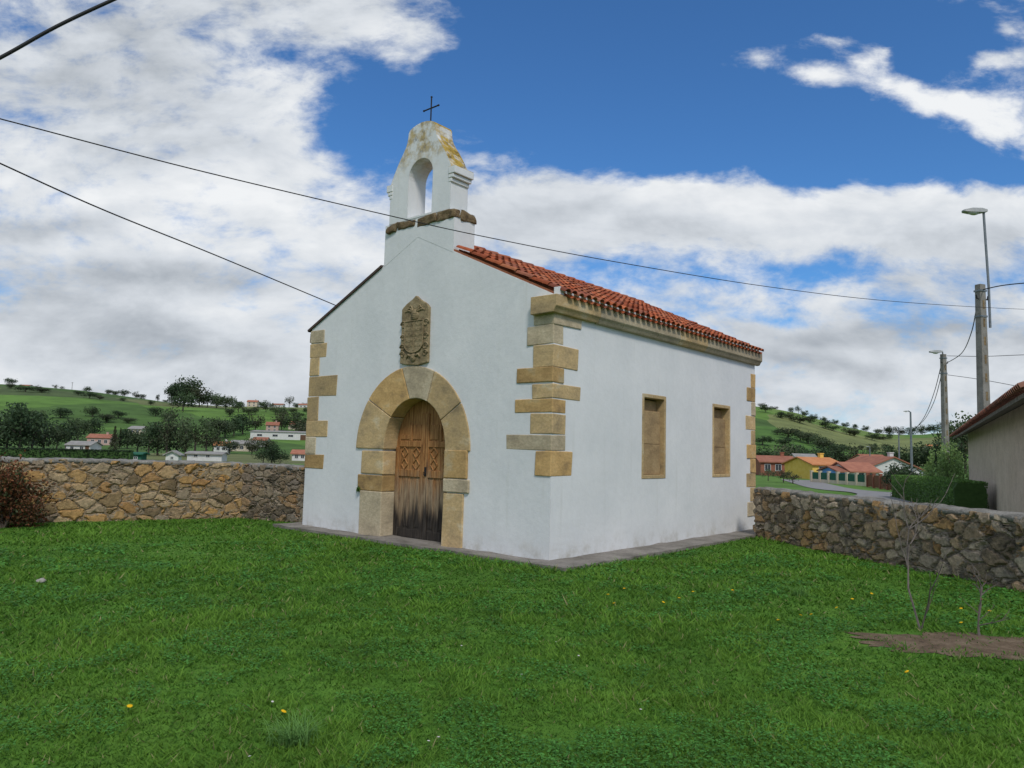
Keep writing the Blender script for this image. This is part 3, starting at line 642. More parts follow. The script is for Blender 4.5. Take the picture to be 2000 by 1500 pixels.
# ---------------------------------------------------------------- trees
def crown_mesh(kind,seed,n,size):
    rnd=random.Random(seed); pts=[];cc=[]; cl=[]
    for _ in range(22 if kind!='conifer' else 1):
        while True:
            x,y,z=rnd.uniform(-1,1),rnd.uniform(-1,1),rnd.uniform(-1,1)
            if x*x+y*y+z*z<1: break
        if kind=='round': cl.append((x*.42,y*.42,.60+z*.34))
        elif kind=='tall': cl.append((x*.20,y*.20,.58+z*.40))
        elif kind=='open': cl.append((x*.42,y*.42,.66+z*.28))
    tint=rnd.choice([(.060,.098,.042),(.074,.11,.05),(.052,.088,.04),(.09,.12,.06),(.085,.10,.05)])  # tints paled and greyed so distance haze sits in the leaf colour
    for i in range(n):
        if kind=='conifer':
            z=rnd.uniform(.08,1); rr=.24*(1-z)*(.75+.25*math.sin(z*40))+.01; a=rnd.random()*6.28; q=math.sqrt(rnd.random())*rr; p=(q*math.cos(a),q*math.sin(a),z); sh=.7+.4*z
        else:
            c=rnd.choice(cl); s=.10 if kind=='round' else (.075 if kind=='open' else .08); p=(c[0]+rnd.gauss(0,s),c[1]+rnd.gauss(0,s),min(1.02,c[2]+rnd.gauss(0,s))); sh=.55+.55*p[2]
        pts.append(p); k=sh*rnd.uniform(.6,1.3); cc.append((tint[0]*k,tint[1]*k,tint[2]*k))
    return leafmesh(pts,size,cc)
CR={'round':[crown_mesh('round',i,1100,.042) for i in range(7)],'tall':[crown_mesh('tall',i+10,900,.032) for i in range(3)],'open':[crown_mesh('open',i+20,650,.034) for i in range(4)],'conifer':[crown_mesh('conifer',31,900,.03)]}
for k,v in CR.items():
    for me in v: me.materials.append(LEAF)
bm=bmesh.new(); tube(bm,[(0,0,-.03),(.01,0,.25),(0,.01,.55),(.01,0,.85)],[.032,.024,.016,.005],6)
for k in range(5): a=k*1.3; tube(bm,[(0,0,.3+.06*k),(.12*math.cos(a),.12*math.sin(a),.45+.06*k),(.24*math.cos(a),.24*math.sin(a),.55+.06*k)],[.014,.009,.003],5)
TR=bpy.data.meshes.new('trunk'); bm.to_mesh(TR); bm.free(); TR.materials.append(BARK)
def pxy(px,D):
    d=ray(px,880); return d.x/d.y*D
def tree(px,D,h,wf,kind,label,group=None):
    x=pxy(px,D); t=thing('tree',label,'tree',(x,D,terrain(x,D)-.1),random.random()*6.28,group); a=random.uniform(.85,1.15); t.scale=(h*wf*a,h*wf/a,h*random.uniform(.85,1.1))
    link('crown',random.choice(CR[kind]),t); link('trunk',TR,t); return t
ORD=['first','second','third','fourth','fifth','sixth','seventh','eighth','ninth','tenth','eleventh','twelfth','thirteenth','fourteenth','fifteenth','sixteenth','seventeenth','eighteenth','nineteenth','twentieth','twenty first','twenty second','twenty third','twenty fourth','twenty fifth','twenty sixth','twenty seventh','twenty eighth','twenty ninth','thirtieth']
def row(lst,desc,group):
    for i,(px,D,h,wf,k) in enumerate(sorted(lst)): tree(px,D,h,wf,k,desc+', '+ORD[i]+' from the left',group)
row([(8,590,6,1.5,'round'),(30,598,2.5,2,'round'),(98,600,5,1,'open'),(112,600,4,1.2,'open'),(160,600,6,1.1,'round'),(203,600,6.5,.9,'round'),(217,600,6,1.1,'round'),(234,600,7,1.3,'round'),(258,600,6,1,'round'),(270,602,5.5,1.2,'round'),(301,600,6.5,.8,'tall'),(316,600,3,1.6,'round'),(420,600,5,1.4,'round'),(448,600,8,1,'round'),(462,600,6,1.2,'round'),(508,600,5,1.3,'round'),(560,600,11,.7,'open'),(574,600,6,1.1,'round'),(590,600,5.5,1.2,'round')],'small dark tree on the skyline of the left hill','trees on the left skyline')
row([(328,520,13,1,'round'),(340,500,16,1,'round'),(354,510,20,.9,'round'),(368,505,19,.9,'round'),(384,500,13,1.1,'round'),(352,430,11,1.3,'round'),(400,500,10,1.3,'round'),(418,490,10,1.3,'round'),(436,480,9,1.4,'round')],'tall dark tree in the hilltop grove left of the chapel','trees of the hilltop grove')
row([(-20,150,8.5,1.1,'round'),(12,150,8,1.1,'round'),(38,145,8.8,1,'round'),(62,150,7.6,1.1,'round'),(85,160,7.2,1.1,'round'),(110,190,7,1.1,'round'),(128,210,8,.9,'round'),(150,260,7,1.1,'round'),(178,280,8,1,'round')],'broad dark green tree in the wood at the far left','trees of the wood at the left')
row([(222,190,7.5,.9,'conifer'),(233,230,6.5,.9,'conifer')],'dark pointed conifer below the left hill','conifers below the left hill')
row([(290,175,7,1.0,'open'),(308,165,8.5,.9,'round'),(326,160,9.5,.8,'tall'),(345,165,8,.9,'round'),(362,160,8.8,.9,'tall'),(380,150,9.2,.9,'open'),(403,150,6,.9,'open'),(268,200,6,1.2,'round'),(248,230,6,1.3,'round')],'pale leafy tree in the valley between the left wall and hill','trees of the valley at the left')
row([(422,290,9,1.2,'round'),(438,300,8,1.2,'round'),(455,310,9,1.1,'round'),(472,320,9,1.2,'round'),(496,340,8,1.2,'round'),(548,345,9,1,'round'),(575,330,9,1.1,'round'),(594,310,8,1.1,'round'),(605,335,8,1.1,'round')],'dark tree among the houses left of the chapel','trees among the houses at the left')
row([(448,215,5,1.2,'round'),(492,210,4.5,1.2,'round'),(520,230,5.5,1.1,'round'),(415,200,5,1.1,'open')],'green garden tree in front of the valley houses at the left','garden trees by the left houses')
row([(515,125,2.6,1.2,'round'),(532,120,3.0,1.2,'round'),(548,125,2.5,1.3,'round')],'low dark bush just above the left wall','bushes above the left wall')
row([(p+random.uniform(-8,8),D+random.uniform(-14,14),random.uniform(2.6,5.2),random.uniform(1.2,2.4),'round') for p,D in ((38,340),(55,345),(70,350),(118,352),(130,358),(180,362),(205,345),(222,350),(240,356),(300,372),(318,360))],'small hedgerow tree across the left hillside field','hedgerow trees on the left hill')
row([(p+random.uniform(-6,6),470+random.uniform(-25,20),random.uniform(2.2,4.2),random.uniform(1.6,3.2),'round') for p in (15,40,58,75,150,168,185,235,290)],'upper hedgerow bush on the left hillside','upper hedgerow bushes on the left hill')
row([(445+i*17+random.uniform(-4,4),430+random.uniform(-25,25),random.uniform(4,7),random.uniform(1.1,1.8),'round') for i in range(10)],'dark bushy tree on the slope between the grove and the chapel','trees on the slope beside the chapel')
row([(1490,585,4,2,'round'),(1512,595,3.5,2.2,'round'),(1545,600,5,1.1,'round'),(1560,600,8,.9,'open'),(1573,600,6,1.2,'round'),(1590,598,5,1.4,'round'),(1610,600,5,1.5,'round'),(1630,600,6,1.2,'round'),(1652,598,5,1.4,'round'),(1672,600,5,1.4,'round'),(1690,598,5.5,1.3,'round'),(1715,600,6,1.4,'round'),(1738,598,8,1.3,'round'),(1758,600,7,1.4,'round'),(1780,598,7,1.4,'round'),(1802,600,10,1.2,'round'),(1825,598,9,1.2,'round'),(1848,600,10,1.1,'round')],'small dark tree on the skyline of the right hill','trees on the right skyline')
row([(1868,200,13.5,.9,'open'),(1884,205,15.5,.8,'open'),(1900,200,16.5,.8,'open'),(1914,205,14.5,.9,'open'),(1856,210,9,1.1,'round')],'tall airy eucalyptus tree behind the right hand lamp posts','eucalyptus trees at the right')
row([(1495+i*17+random.uniform(-8,8),330+random.uniform(-30,30),random.uniform(3,6.5),random.uniform(1.1,2.2),'round') for i in range(15)],'dark hedgerow tree across the right hillside','hedgerow trees on the right hill')
row([(1500+i*22+random.uniform(-9,9),455+random.uniform(-25,25),random.uniform(2.8,5.5),random.uniform(1.3,2.6),'round') for i in range(12)],'upper hedgerow bush on the right hillside','upper hedgerow bushes on the right hill')
row([(1488,170,6,1.3,'round'),(1505,180,5.5,1.4,'round'),(1530,185,6,1.3,'round'),(1552,190,6,1.4,'round'),(1598,185,6,1.3,'round'),(1625,190,6.5,1.2,'round'),(1655,190,6,1.3,'round'),(1685,185,6.5,1.2,'round'),(1735,175,6.5,1.2,'round'),(1760,170,6.5,1.2,'round'),(1790,165,7,1.2,'round'),(1820,160,7.5,1.1,'round'),(1842,155,8,1.1,'round')],'round dark tree behind the red roofed houses at the right','trees behind the right houses')
row([(1754,58,2.1,1.2,'round'),(1770,62,2.4,1.2,'round')],'small green garden tree by the slender street lamp','garden trees by the street lamp')
row([(1530,95,1.9,1.3,'open'),(1548,92,1.5,1.4,'open'),(1500,100,1.8,1.3,'open')],'thin roadside bush beyond the chapel corner','roadside bushes')
def willow(px,D,h,w):
    x=pxy(px,D); t=thing('willow_tree','light green weeping tree with hanging branches beyond the right wall','tree',(x,D,terrain(x,D)-.05)); pts=[];cc=[]
    for i in range(130):
        a=random.random()*6.28; r=w/2*math.sqrt(random.random()); top=h*(1-.5*(r/(w/2))**2)*random.uniform(.8,1.08); ln=top*random.uniform(.4,.85)
        for j in range(30):
            f=j/29; pts.append((math.cos(a)*r*(1+.12*f)+random.gauss(0,.04),math.sin(a)*r*(1+.12*f)+random.gauss(0,.04),top-f*ln)); k=random.uniform(.6,1.25)*(1-.25*f); cc.append((.30*k,.44*k,.15*k))
    link('crown',leafmesh(pts,.055,cc),t,LEAF_B); bm=bmesh.new(); tube(bm,[(0,0,-.2),(.05,0,h*.4),(0,0,h*.8)],[.13,.1,.04],8); obj('trunk',bm,BARK,t)
willow(1850,33.5,2.7,2.1)
def hedge(label,a,b,w,h,n,size,col,group=None):
    P=Vector(a); Q=Vector(b); t=thing('hedge',label,'hedge',(P.x,P.y,0),0,group); pts=[];cc=[]; d=Q-P; nn=Vector((d.y,-d.x)).normalized()
    for i in range(n):
        f=random.random(); e=random.uniform(-1,1); z=random.uniform(0,1)
        if random.random()<.45: z=1-abs(random.gauss(0,.025))
        else: e=math.copysign(1-abs(random.gauss(0,.06)),e)
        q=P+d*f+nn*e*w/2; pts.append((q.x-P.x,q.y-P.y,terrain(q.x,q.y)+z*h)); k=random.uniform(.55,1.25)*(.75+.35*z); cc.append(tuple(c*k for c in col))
    link('foliage',leafmesh(pts,size,cc),t,LEAF_B)
    bm=bmesh.new(); prev=None; m=24
    for i in range(m+1):
        q=P+d*(i/m); z=terrain(q.x,q.y); ring=[]
        for e,zz_ in ((-.9,-.2),(-.9,.8),(-.7,.95),(.7,.95),(.9,.8),(.9,-.2)):
            k=q+nn*e*w/2; ring.append(bm.verts.new((k.x-P.x,k.y-P.y,z+zz_*h)))
        if prev:
            for j in range(6): bm.faces.new((prev[j],prev[(j+1)%6],ring[(j+1)%6],ring[j]))
        else: bm.faces.new(ring)
        prev=ring
    bm.faces.new(prev); obj('inner_mass',bm,HCORE,t)  # solid dark green block standing in for the hedge mass, not modelled branches
hedge('clipped green hedge running along the road beyond the right wall',(pxy(1760,35),35),(pxy(1893,21.5),21.5),.9,1.05,16000,.04,(.15,.28,.07))
hedge('long dark clipped hedge beyond the left wall',(pxy(-60,88),88),(pxy(258,92),92),1.6,1.9,6000,.13,(.035,.06,.028))
hedge('low green hedge in front of the white gabled house',(pxy(1752,86),86),(pxy(1815,78),78),1.2,1.3,2500,.12,(.07,.13,.045))
# ---------------------------------------------------------------- houses
def house(label,px,D,w,d,h,rise,wm,rm,rz=0,wins=(),door=None,chim=0,gable_front=False,dz=0,name='house',cat='house'):
    k=.82 if (px<650 and w<20) else 1.0; w*=k; d*=k; h*=k; rise*=k; wins=[(u,z*k,a*k,b*k,m_) for u,z,a,b,m_ in wins]
    x=pxy(px,D); t=thing(name,label,cat,(x,D+d/2,terrain(x,D)-.1+dz),rz)
    bm=bmesh.new()
    if gable_front: prism(bm,[(-w/2,-.6),(-w/2,h),(0,h+rise),(w/2,h),(w/2,-.6)],'y',-d/2,d/2)
    else: prism(bm,[(-d/2,-.6),(-d/2,h),(0,h+rise),(d/2,h),(d/2,-.6)],'x',-w/2,w/2)
    obj('wall',bm,wm,t)
    bm=bmesh.new(); ov=.35; th=.16; half=(w if gable_front else d)/2; sl=rise/half; ln=(d if gable_front else w)/2+ov
    for s in (-1,1):
        prism(bm,[(0,h+rise+.02),(s*(half+ov),h-ov*sl+.02),(s*(half+ov),h-ov*sl+.02+th),(0,h+rise+.02+th)],'y' if gable_front else 'x',-ln,ln)
    rf=obj('roof',bm,rm,t)
    if chim: bm=bmesh.new(); box(bm,w*.2,w*.2+.6,-.3,.3,h+rise*.4,h+rise+.7); box(bm,w*.2-.08,w*.2+.68,-.38,.38,h+rise+.7,h+rise+.82); obj('chimney',bm,wm,rf)
    yf=-d/2
    for (u,z,a,b,mm) in wins:
        bm=bmesh.new(); cx=u*w/2; box(bm,cx-a/2-.08,cx+a/2+.08,yf-.05,yf+.02,z-b/2-.08,z+b/2+.08); f=obj('window_frame',bm,WHITEP,t)
        bm=bmesh.new(); box(bm,cx-a/2,cx-.03,yf-.07,yf-.02,z-b/2,z+b/2); box(bm,cx+.03,cx+a/2,yf-.07,yf-.02,z-b/2,z+b/2); obj('pane',bm,mm,f)
    if door: u,a,b=door; bm=bmesh.new(); box(bm,u*w/2-a/2,u*w/2+a/2,yf-.06,yf+.02,0,b*k); obj('door',bm,SHUT,t)
    return t
dw=DARKWIN
house('cream house with low grey roof below the hill left of the chapel',470,235,9,7,2.9,1.3,CREAM,ROOFG,.1,[(-.6,1.6,1.2,1.2,dw),(0,1.6,1.2,1.2,dw),(.6,1.6,1.2,1.2,dw)],None,1)
house('long white flat warehouse below the hill beside the chapel',548,300,25,12,3.0,.6,WHITEP,ROOFG,0,[(-.7,1.7,2,.8,dw),(-.2,1.7,2,.8,dw),(.3,1.7,2,.8,dw)],(.7,2.2,2.2),0,name='warehouse',cat='warehouse')
house('small white gabled shed just above the left wall',334,108,2.1,2.5,1.25,.55,WHITEP,ROOFG,.2,[(0,.7,.4,.4,dw)],None,0,True,.35,name='shed',cat='shed')
house('low white house behind the clipped hedge at the far left',152,178,7,6,1.9,1,WHITEP,ROOFG,0,[(-.5,1.1,.9,.8,dw),(.3,1.1,.9,.8,dw)],(.75,.9,1.7),0,False,.3)
house('long low grey roofed outbuilding above the left wall',400,128,7.2,3,.95,.35,WHITEP,ROOFG,0,[(-.5,.55,.7,.4,dw),(.2,.55,.7,.4,dw)],None,0,False,.5,name='outbuilding',cat='outbuilding')
house('red two storey house on the slope left of the chapel',527,335,6.5,6,4.2,1.6,PINK,ROOFD,.2,[(-.5,1.3,1,1.1,dw),(.4,1.3,1,1.1,dw),(-.5,3.3,1,1.1,dw),(.4,3.3,1,1.1,dw)],None,1)
house('tall cream house with terracotta roof on the left hilltop',486,560,9,8,4.6,1.6,CREAM,ROOFD,.1,[(-.5,1.4,1.1,1.2,dw),(.4,1.4,1.1,1.2,dw),(-.5,3.6,1.1,1.2,dw),(.4,3.6,1.1,1.2,dw)],None,1)
house('low white house on the left hilltop right of the tall cream house',537,570,10,7,2.6,1.1,WHITEP,ROOFD,0,[(-.4,1.3,1.2,1.1,dw),(.4,1.3,1.2,1.1,dw)])
house('white hilltop house just left of the chapel wall',588,570,9,7,3,1.2,WHITEP,ROOFD,-.1,[(-.4,1.5,1.2,1.1,dw),(.4,1.5,1.2,1.1,dw)])
house('pinkish house with tiled roof under the left hill',188,245,8.5,7,3,1.4,PINK,ROOFD,.15,[(-.5,1.6,1.1,1.2,dw),(.1,1.6,1.1,1.2,dw),(.65,1.6,1.1,1.2,dw)],None,1)
house('small red roofed house touching the chapel edge at the left',584,150,3.6,4,1.7,.8,WHITEP,ROOFD,.1,[(-.4,1,.7,.7,dw),(.4,1,.7,.7,dw)],None,0,False,.1)
house('far left farmhouse peeking over the hill crest',36,600,10,7,2.4,1,WHITEP,ROOFD,0,[(-.4,1.3,1.2,1.1,dw)])
house('low green metal shed at the end of the clipped hedge',266,108,1.9,2,1.2,.2,GREENP,GREENP,0,[(0,.6,.5,.4,dw)],None,0,False,.3,name='shed',cat='shed')
house('small cream farmhouse with grey roof halfway up the left slope',262,300,7,6,2.6,1.3,CREAM,ROOFG,-.15,[(-.4,1.4,1,1.1,dw),(.4,1.4,1,1.1,dw)])
house('white cottage with orange roof behind the valley trees at the left',428,225,5,6,2.7,1.2,WHITEP,ROOFO,.2,[(-.4,1.5,1,1.1,dw),(.4,1.5,1,1.1,dw)],None,1)
house('pale terracotta roofed house above the long white warehouse',575,355,8,7,3.4,1.5,CREAM,ROOFD,-.1,[(-.5,1.8,1.1,1.2,dw),(.4,1.8,1.1,1.2,dw)],None,1)
house('white house with red roof between the cream house and the warehouse',505,262,5.5,6,3.0,1.2,WHITEP,ROOFD,.1,[(-.4,1.6,1,1.1,dw),(.4,1.6,1,1.1,dw)])
house('white house with broad red gabled roof behind the garden fences',1738,108,9.8,8,1.75,1.9,WHITEP,ROOFD,.12,[(-.6,1.2,1.0,.9,dw),(-.1,1.2,1.0,.9,dw),(.45,1.2,1.0,.9,dw)],None,1,True)
house('low white wing with red roof at the left of the gabled house',1684,103,4.2,6,1.6,1.1,WHITEP,ROOFD,.12,[(-.3,1.0,.8,.8,dw),(.4,1.0,.8,.8,dw)])
house('yellow house with orange tiled roof at the right',1606,114,5.4,7,2.3,1.0,YELLOW,ROOFO,.25,[(-.4,1.5,.9,1,dw),(.35,1.5,.9,1,dw)],None,1)
house('small bright blue annex between the yellow and white houses',1650,103,2.4,5,1.5,.6,BLUEP,ROOFD,.1,[(0,.9,.6,.6,dw)],None,0,name='annex',cat='annex')
house('brick house with white trim just right of the chapel corner',1524,130,6.0,7,2.4,1.0,BRICK,ROOFD,-.1,[(-.6,1.5,.9,1,dw),(0,1.5,.9,1,dw),(.6,1.5,.9,1,dw)],None,1)
house('pale house with orange roof high among the trees at the right',1832,330,7,7,3,1.4,CREAM,ROOFO,.1,[(-.4,1.6,1,1,dw),(.4,1.6,1,1,dw)])
house('small white house behind the yellow house',1578,150,4,5,3.0,1.0,WHITEP,ROOFG,0,[(0,2,.9,.9,dw)])
house('red roofed house among trees left of the slender lamp post',1712,160,6,6,2.9,1.4,CREAM,ROOFD,.3,[(-.4,1.6,1,1,dw),(.4,1.6,1,1,dw)])
def pfence(label,pxa,Da,pxb,Db,h,pm,bmx,npan,slats):
    A_=Vector((pxy(pxa,Da),Da)); B_=Vector((pxy(pxb,Db),Db)); t=thing('garden_fence',label,'fence',(A_.x,A_.y,0)); d=B_-A_; ang=math.atan2(d.y,d.x); t.rotation_euler=(0,0,ang); ln=d.length
    for i in range(npan+1):
        f=i/npan; z=terrain(*(A_+d*f)); bm=bmesh.new(); box(bm,f*ln-.16,f*ln+.16,-.16,.16,z-.2,z+h+.12); box(bm,f*ln-.2,f*ln+.2,-.2,.2,z+h+.121,z+h+.2); obj('post',bm,pm,t)
    for i in range(npan):
        z=min(terrain(*(A_+d*(i/npan))),terrain(*(A_+d*((i+1)/npan)))); bm=bmesh.new(); x0=i*ln/npan+.165; x1=(i+1)*ln/npan-.165
        if slats:
            k=int((x1-x0)/.16)
            for j in range(k): xx=lerp(x0,x1,(j+.5)/k); box(bm,xx-.055,xx+.055,-.03,.03,z+.08,z+h)
            box(bm,x0,x1,.031,.07,z+.3,z+.4); box(bm,x0,x1,.031,.07,z+h-.3,z+h-.2)
        else: box(bm,x0,x1,-.04,.04,z+.45,z+h)
        obj('panel',bm,bmx,t)
        if not slats: bm=bmesh.new(); box(bm,x0,x1,-.1,.1,z-.2,z+.449); obj('low_wall',bm,pm,t)
pfence('green panelled garden fence with cream pillars before the yellow house',1585,100,1692,90,1.35,CREAM,GREENP,6,False)
pfence('reddish brown slatted wooden fence by the road at the right',1694,88,1748,76,1.45,BRICK,WOODF,4,True)
rp=[(8.0,13.0),(pxy(1640,22),22),(pxy(1768,34),34),(pxy(1738,46),46),(pxy(1685,62),62),(pxy(1612,82),82),(pxy(1550,110),110)]
bm=bmesh.new(); prev=None; pts=[]
for i in range(len(rp)-1):
    q=[Vector(rp[max(0,min(len(rp)-1,i+k))]) for k in (-1,0,1,2)]
    for k in range(14):
        t=k/14; pts.append(.5*((2*q[1])+(q[2]-q[0])*t+(2*q[0]-5*q[1]+4*q[2]-q[3])*t*t+(3*q[1]-q[0]-3*q[2]+q[3])*t**3))
for i in range(1,len(pts)-1):
    q=(pts[i+1]-pts[i-1]).normalized(); n=Vector((q.y,-q.x)); e=[]
    for s in (-2.2,-1,0,1,2.2): p=pts[i]+n*s; e.append(bm.verts.new((p.x,p.y,terrain(p.x,p.y)+.05)))
    if prev:
        for j in range(4): bm.faces.new((prev[j],prev[j+1],e[j+1],e[j]))
    prev=e
struct('road',bm,ASPH,True)
# neighbour building: long wall under a low eave, running away from the lawn
def neighbour():
    d=Vector((.477,.879)); d.normalize(); O=Vector((7.9,11.5))-d*1.2; ln=25.2; ez=2.6; sl=.45
    t=thing('outbuilding','long beige rendered outbuilding with low tiled eave at the right edge','outbuilding',(O.x,O.y,0),math.atan2(d.y,d.x))
    bm=bmesh.new(); prism(bm,[(-.55,-1),(-.55,ez+.55*sl-.01),(-3.5,ez+3.5*sl-.01),(-6.45,ez+.55*sl-.01),(-6.45,-1)],'x',.3,ln-.25); obj('wall',bm,STUCCO,t)
    bm=bmesh.new(); prism(bm,[(0,ez),(-3.5,ez+3.5*sl),(-7,ez),(-7,ez+.07),(-3.5,ez+3.5*sl+.07),(0,ez+.07)],'x',0,ln); rf=obj('roof',bm,COPING,t)
    vs,fs,cs=[],[],[]; pal=[(.22,.10,.07),(.27,.13,.09),(.18,.10,.08),(.30,.12,.08)]
    for sg in (1,-1):
        S=Vector((0,sg,-sl)).normalized(); N=Vector((0,sg*sl,1)).normalized(); top=Vector((0,-3.5,ez+3.5*sl+.08)); tot=3.56*math.sqrt(1+sl*sl)
        for c in range(int(ln/.22)):
            for r in range(8):
                k=random.uniform(.6,1.1); b=random.choice(pal); col=tuple(v*k for v in b)
                tile(vs,fs,cs,top+S*(r*tot/8)+Vector((.11+c*.22,0,0))+N*.03,Vector((1,0,0)),S,N,tot/8+.05,.085,.10,True,4,col,1)
    link('roof_tiles',tilemesh('roof_tiles',vs,fs,cs),rf,TILE)
neighbour()
# ---------------------------------------------------------------- poles and lamps
def lamp_head(bm,bm2,P,dirx,l):
    d=Vector((dirx[0],dirx[1],0)).normalized(); n=Vector((-d.y,d.x,0))
    def pt(a,b,z): return P+d*a*l+n*b*l+Vector((0,0,z*l))
    sec=[(0,.09,.0,.10),(.25,.15,-.05,.14),(.65,.19,-.06,.13),(.95,.14,-.03,.07),(1,.08,.0,.05)]
    rings=[[bm.verts.new(pt(a,s*w*.98,z)) for s,z in ((-1,zl),(1,zl),(.8,zh),(-.8,zh))] for a,w,zl,zh in sec]
    for A_,B_ in zip(rings,rings[1:]):
        for k in range(4): bm.faces.new((A_[k],A_[(k+1)%4],B_[(k+1)%4],B_[k]))
    bm.faces.new(rings[0]); bm.faces.new(rings[-1])
    bmesh.ops.create_uvsphere(bm2,u_segments=10,v_segments=6,radius=.2*l,matrix=Matrix.Translation(pt(.55,0,-.05))@Matrix.Diagonal((1.3,.8,.45,1)))
D1,D2,D3,D4=34,58,76,115
def concrete_pole(label,px,D,ytop,w0,w1,group):
    x=pxy(px,D); b=terrain(x,D); zt_=at(px,ytop,D).z-b; t=thing('utility_pole',label,'utility pole',(x,D,b-.2),.35,group)
    bm=bmesh.new()
    A_=[bm.verts.new((s*w0/2,q*w0/2*.8,0)) for s,q in ((-1,-1),(1,-1),(1,1),(-1,1))]; B_=[bm.verts.new((s*w1/2,q*w1/2*.8,zt_+.2)) for s,q in ((-1,-1),(1,-1),(1,1),(-1,1))]
    bm.faces.new(A_); bm.faces.new(B_)
    for k in range(4): bm.faces.new((A_[k],A_[(k+1)%4],B_[(k+1)%4],B_[k]))
    bev(obj('shaft',bm,CONC,t),.02)
    for i in range(int((zt_-.5)/.85)):
        z=.5+i*.85; ww_=lerp(w0,w1,z/zt_); bm=bmesh.new(); y0=-ww_*.4; box(bm,-ww_*.16,ww_*.16,y0-.008,y0+.03,z,z+.4); obj('slot',bm,STONE_B,t)
    bm=bmesh.new(); z=zt_-.15; box(bm,-w1*.6,w1*.6,-w1*.5,w1*.5,z,z+.08); box(bm,-w1*.6,w1*.6,-w1*.5,w1*.5,z-1.2,z-1.12); obj('clamp',bm,METAL,t)
    bm=bmesh.new()
    for s in (-1,1): tube(bm,[(s*w1*.5,-.05,z-.35),(s*(w1*.5+.16),-.08,z-.35),(s*(w1*.5+.2),-.08,z-.18)],[.02,.045,.03],6)
    obj('insulator',bm,IRON,t); return t
t=concrete_pole('tall concrete pole at the far right carrying a lamp on a long pipe',1924,D1,556,.50,.35,'concrete utility poles')
def wl(t,P): return (Matrix.Translation(t.location)@Matrix.Rotation(t.rotation_euler.z,4,'Z')).inverted()@P
bm=bmesh.new(); bm2=bmesh.new(); a=wl(t,at(1934,640,D1)); m_=wl(t,at(1931,560,D1)); c_=wl(t,at(1922,430,D1)); e_=wl(t,at(1921,414,D1)); h_=wl(t,at(1880,414,D1)); tube(bm,[a,m_,c_,e_],.055,7); obj('lamp_pipe',bm,METAL,t)
bm=bmesh.new(); dv=h_-e_; lamp_head(bm,bm2,e_-Vector((dv.x,dv.y,0))*.15,(dv.x,dv.y),dv.length*1.15); o=bev(obj('lamp_head',bm,LAMP,t),.01); obj('lamp_glass',bm2,GLASSY,o,True)
t2=concrete_pole('second concrete pole with a small lamp at its top, left of the tall pole',1847,D2,692,.48,.36,'concrete utility poles')
bm=bmesh.new(); bm2=bmesh.new(); a=wl(t2,at(1843,715,D2)); e_=wl(t2,at(1841,688,D2)); h_=wl(t2,at(1815,686,D2)); tube(bm,[a,e_],.055,6); obj('lamp_pipe',bm,METAL,t2)
bm=bmesh.new(); dv=h_-e_; lamp_head(bm,bm2,e_,(dv.x,dv.y),dv.length); o=bev(obj('lamp_head',bm,LAMP,t2),.01); obj('lamp_glass',bm2,GLASSY,o,True)
def street_lamp(label,px,D,yt,pxh,group):
    x=pxy(px,D); b=terrain(x,D); t=thing('street_lamp',label,'street lamp',(x,D,b-.1),0,group); zt_=at(px,yt,D).z-b; r=.12
    xh=at(pxh,yt,D).x-at(px,yt,D).x; bm=bmesh.new(); tube(bm,[(0,0,0),(0,0,zt_*.5),(0,0,zt_),(xh*.35,0,zt_+.1)],[r*1.2,r,r*.7,r*.6],7); obj('post',bm,METAL,t)
    bm=bmesh.new(); bm2=bmesh.new(); lamp_head(bm,bm2,Vector((xh*.25,0,zt_+.06)),(xh,0),abs(xh)*.8); o=obj('lamp_head',bm,LAMP,t); obj('lamp_glass',bm2,GLASSY,o,True)
street_lamp('slender metal street lamp left of the second concrete pole',1780,D3,803,1767,'street lamps along the road')
street_lamp('more distant small street lamp beyond the slender one',1756,D4,834,1746,'street lamps along the road')
street_lamp('farthest tiny street lamp near the red roofed house',1699,150,872,1692,'street lamps along the road')
for px,y,lb in ((131,746,'thin pole on the left hill crest'),(64,751,'shorter thin pole on the left hill crest near the edge'),(388,775,'thin pole beside the hilltop grove')):
    D=598; x=pxy(px,D); b=terrain(x,D); h=at(px,y,D).z-b; bm=bmesh.new(); tube(bm,[(0,0,-.5),(0,0,max(3,h))],[.22,.15],5); box(bm,-1,1,-.1,.1,max(3,h)-.7,max(3,h)-.5); o=obj('utility_pole',bm,CONC); o.location=(x,D,b); tag(o,lb,'utility pole')
# ---------------------------------------------------------------- wires
def wire(label,pts,r,name='overhead_wire'):
    P=[at(a,b,1/c) for a,b,c in pts]; out=[]
    for i in range(len(P)-1):
        p0=P[max(0,i-1)];p1=P[i];p2=P[i+1];p3=P[min(len(P)-1,i+2)]
        for k in range(8):
            t=k/8; out.append(.5*((2*p1)+(p2-p0)*t+(2*p0-5*p1+4*p2-p3)*t*t+(3*p1-p0-3*p2+p3)*t**3))
    out.append(P[-1]); b=out[0]; bm=bmesh.new(); tube(bm,[p-b for p in out],r,6); o=obj(name,bm,CABLE,None,True); o.location=b; tag(o,label,'wire')
iv=lambda px,a,b:lerp(1/a,1/b,px/2000)
wire('long thin wire sagging across the picture in front of the bell gable',[(px,py,iv(px,7,22)) for px,py in ((-150,195),(0,232),(380,331),(760,421),(950,463),(1200,511),(1500,560),(1750,589),(2000,604),(2150,606))],.0065)
ivb=lambda px:lerp(1/9,1/15.6,px/650)
wire('black wire running from the left edge down to the chapel roof',[(px,py,ivb(px)) for px,py in ((-150,250),(0,319),(200,409),(420,498),(645,592),(656,597))],.010)
wire('thick black twisted cable crossing the top left corner',[(px,py,1/(8+px*.002)) for px,py in ((-150,188),(0,113),(110,52),(220,0),(360,-62))],.02)
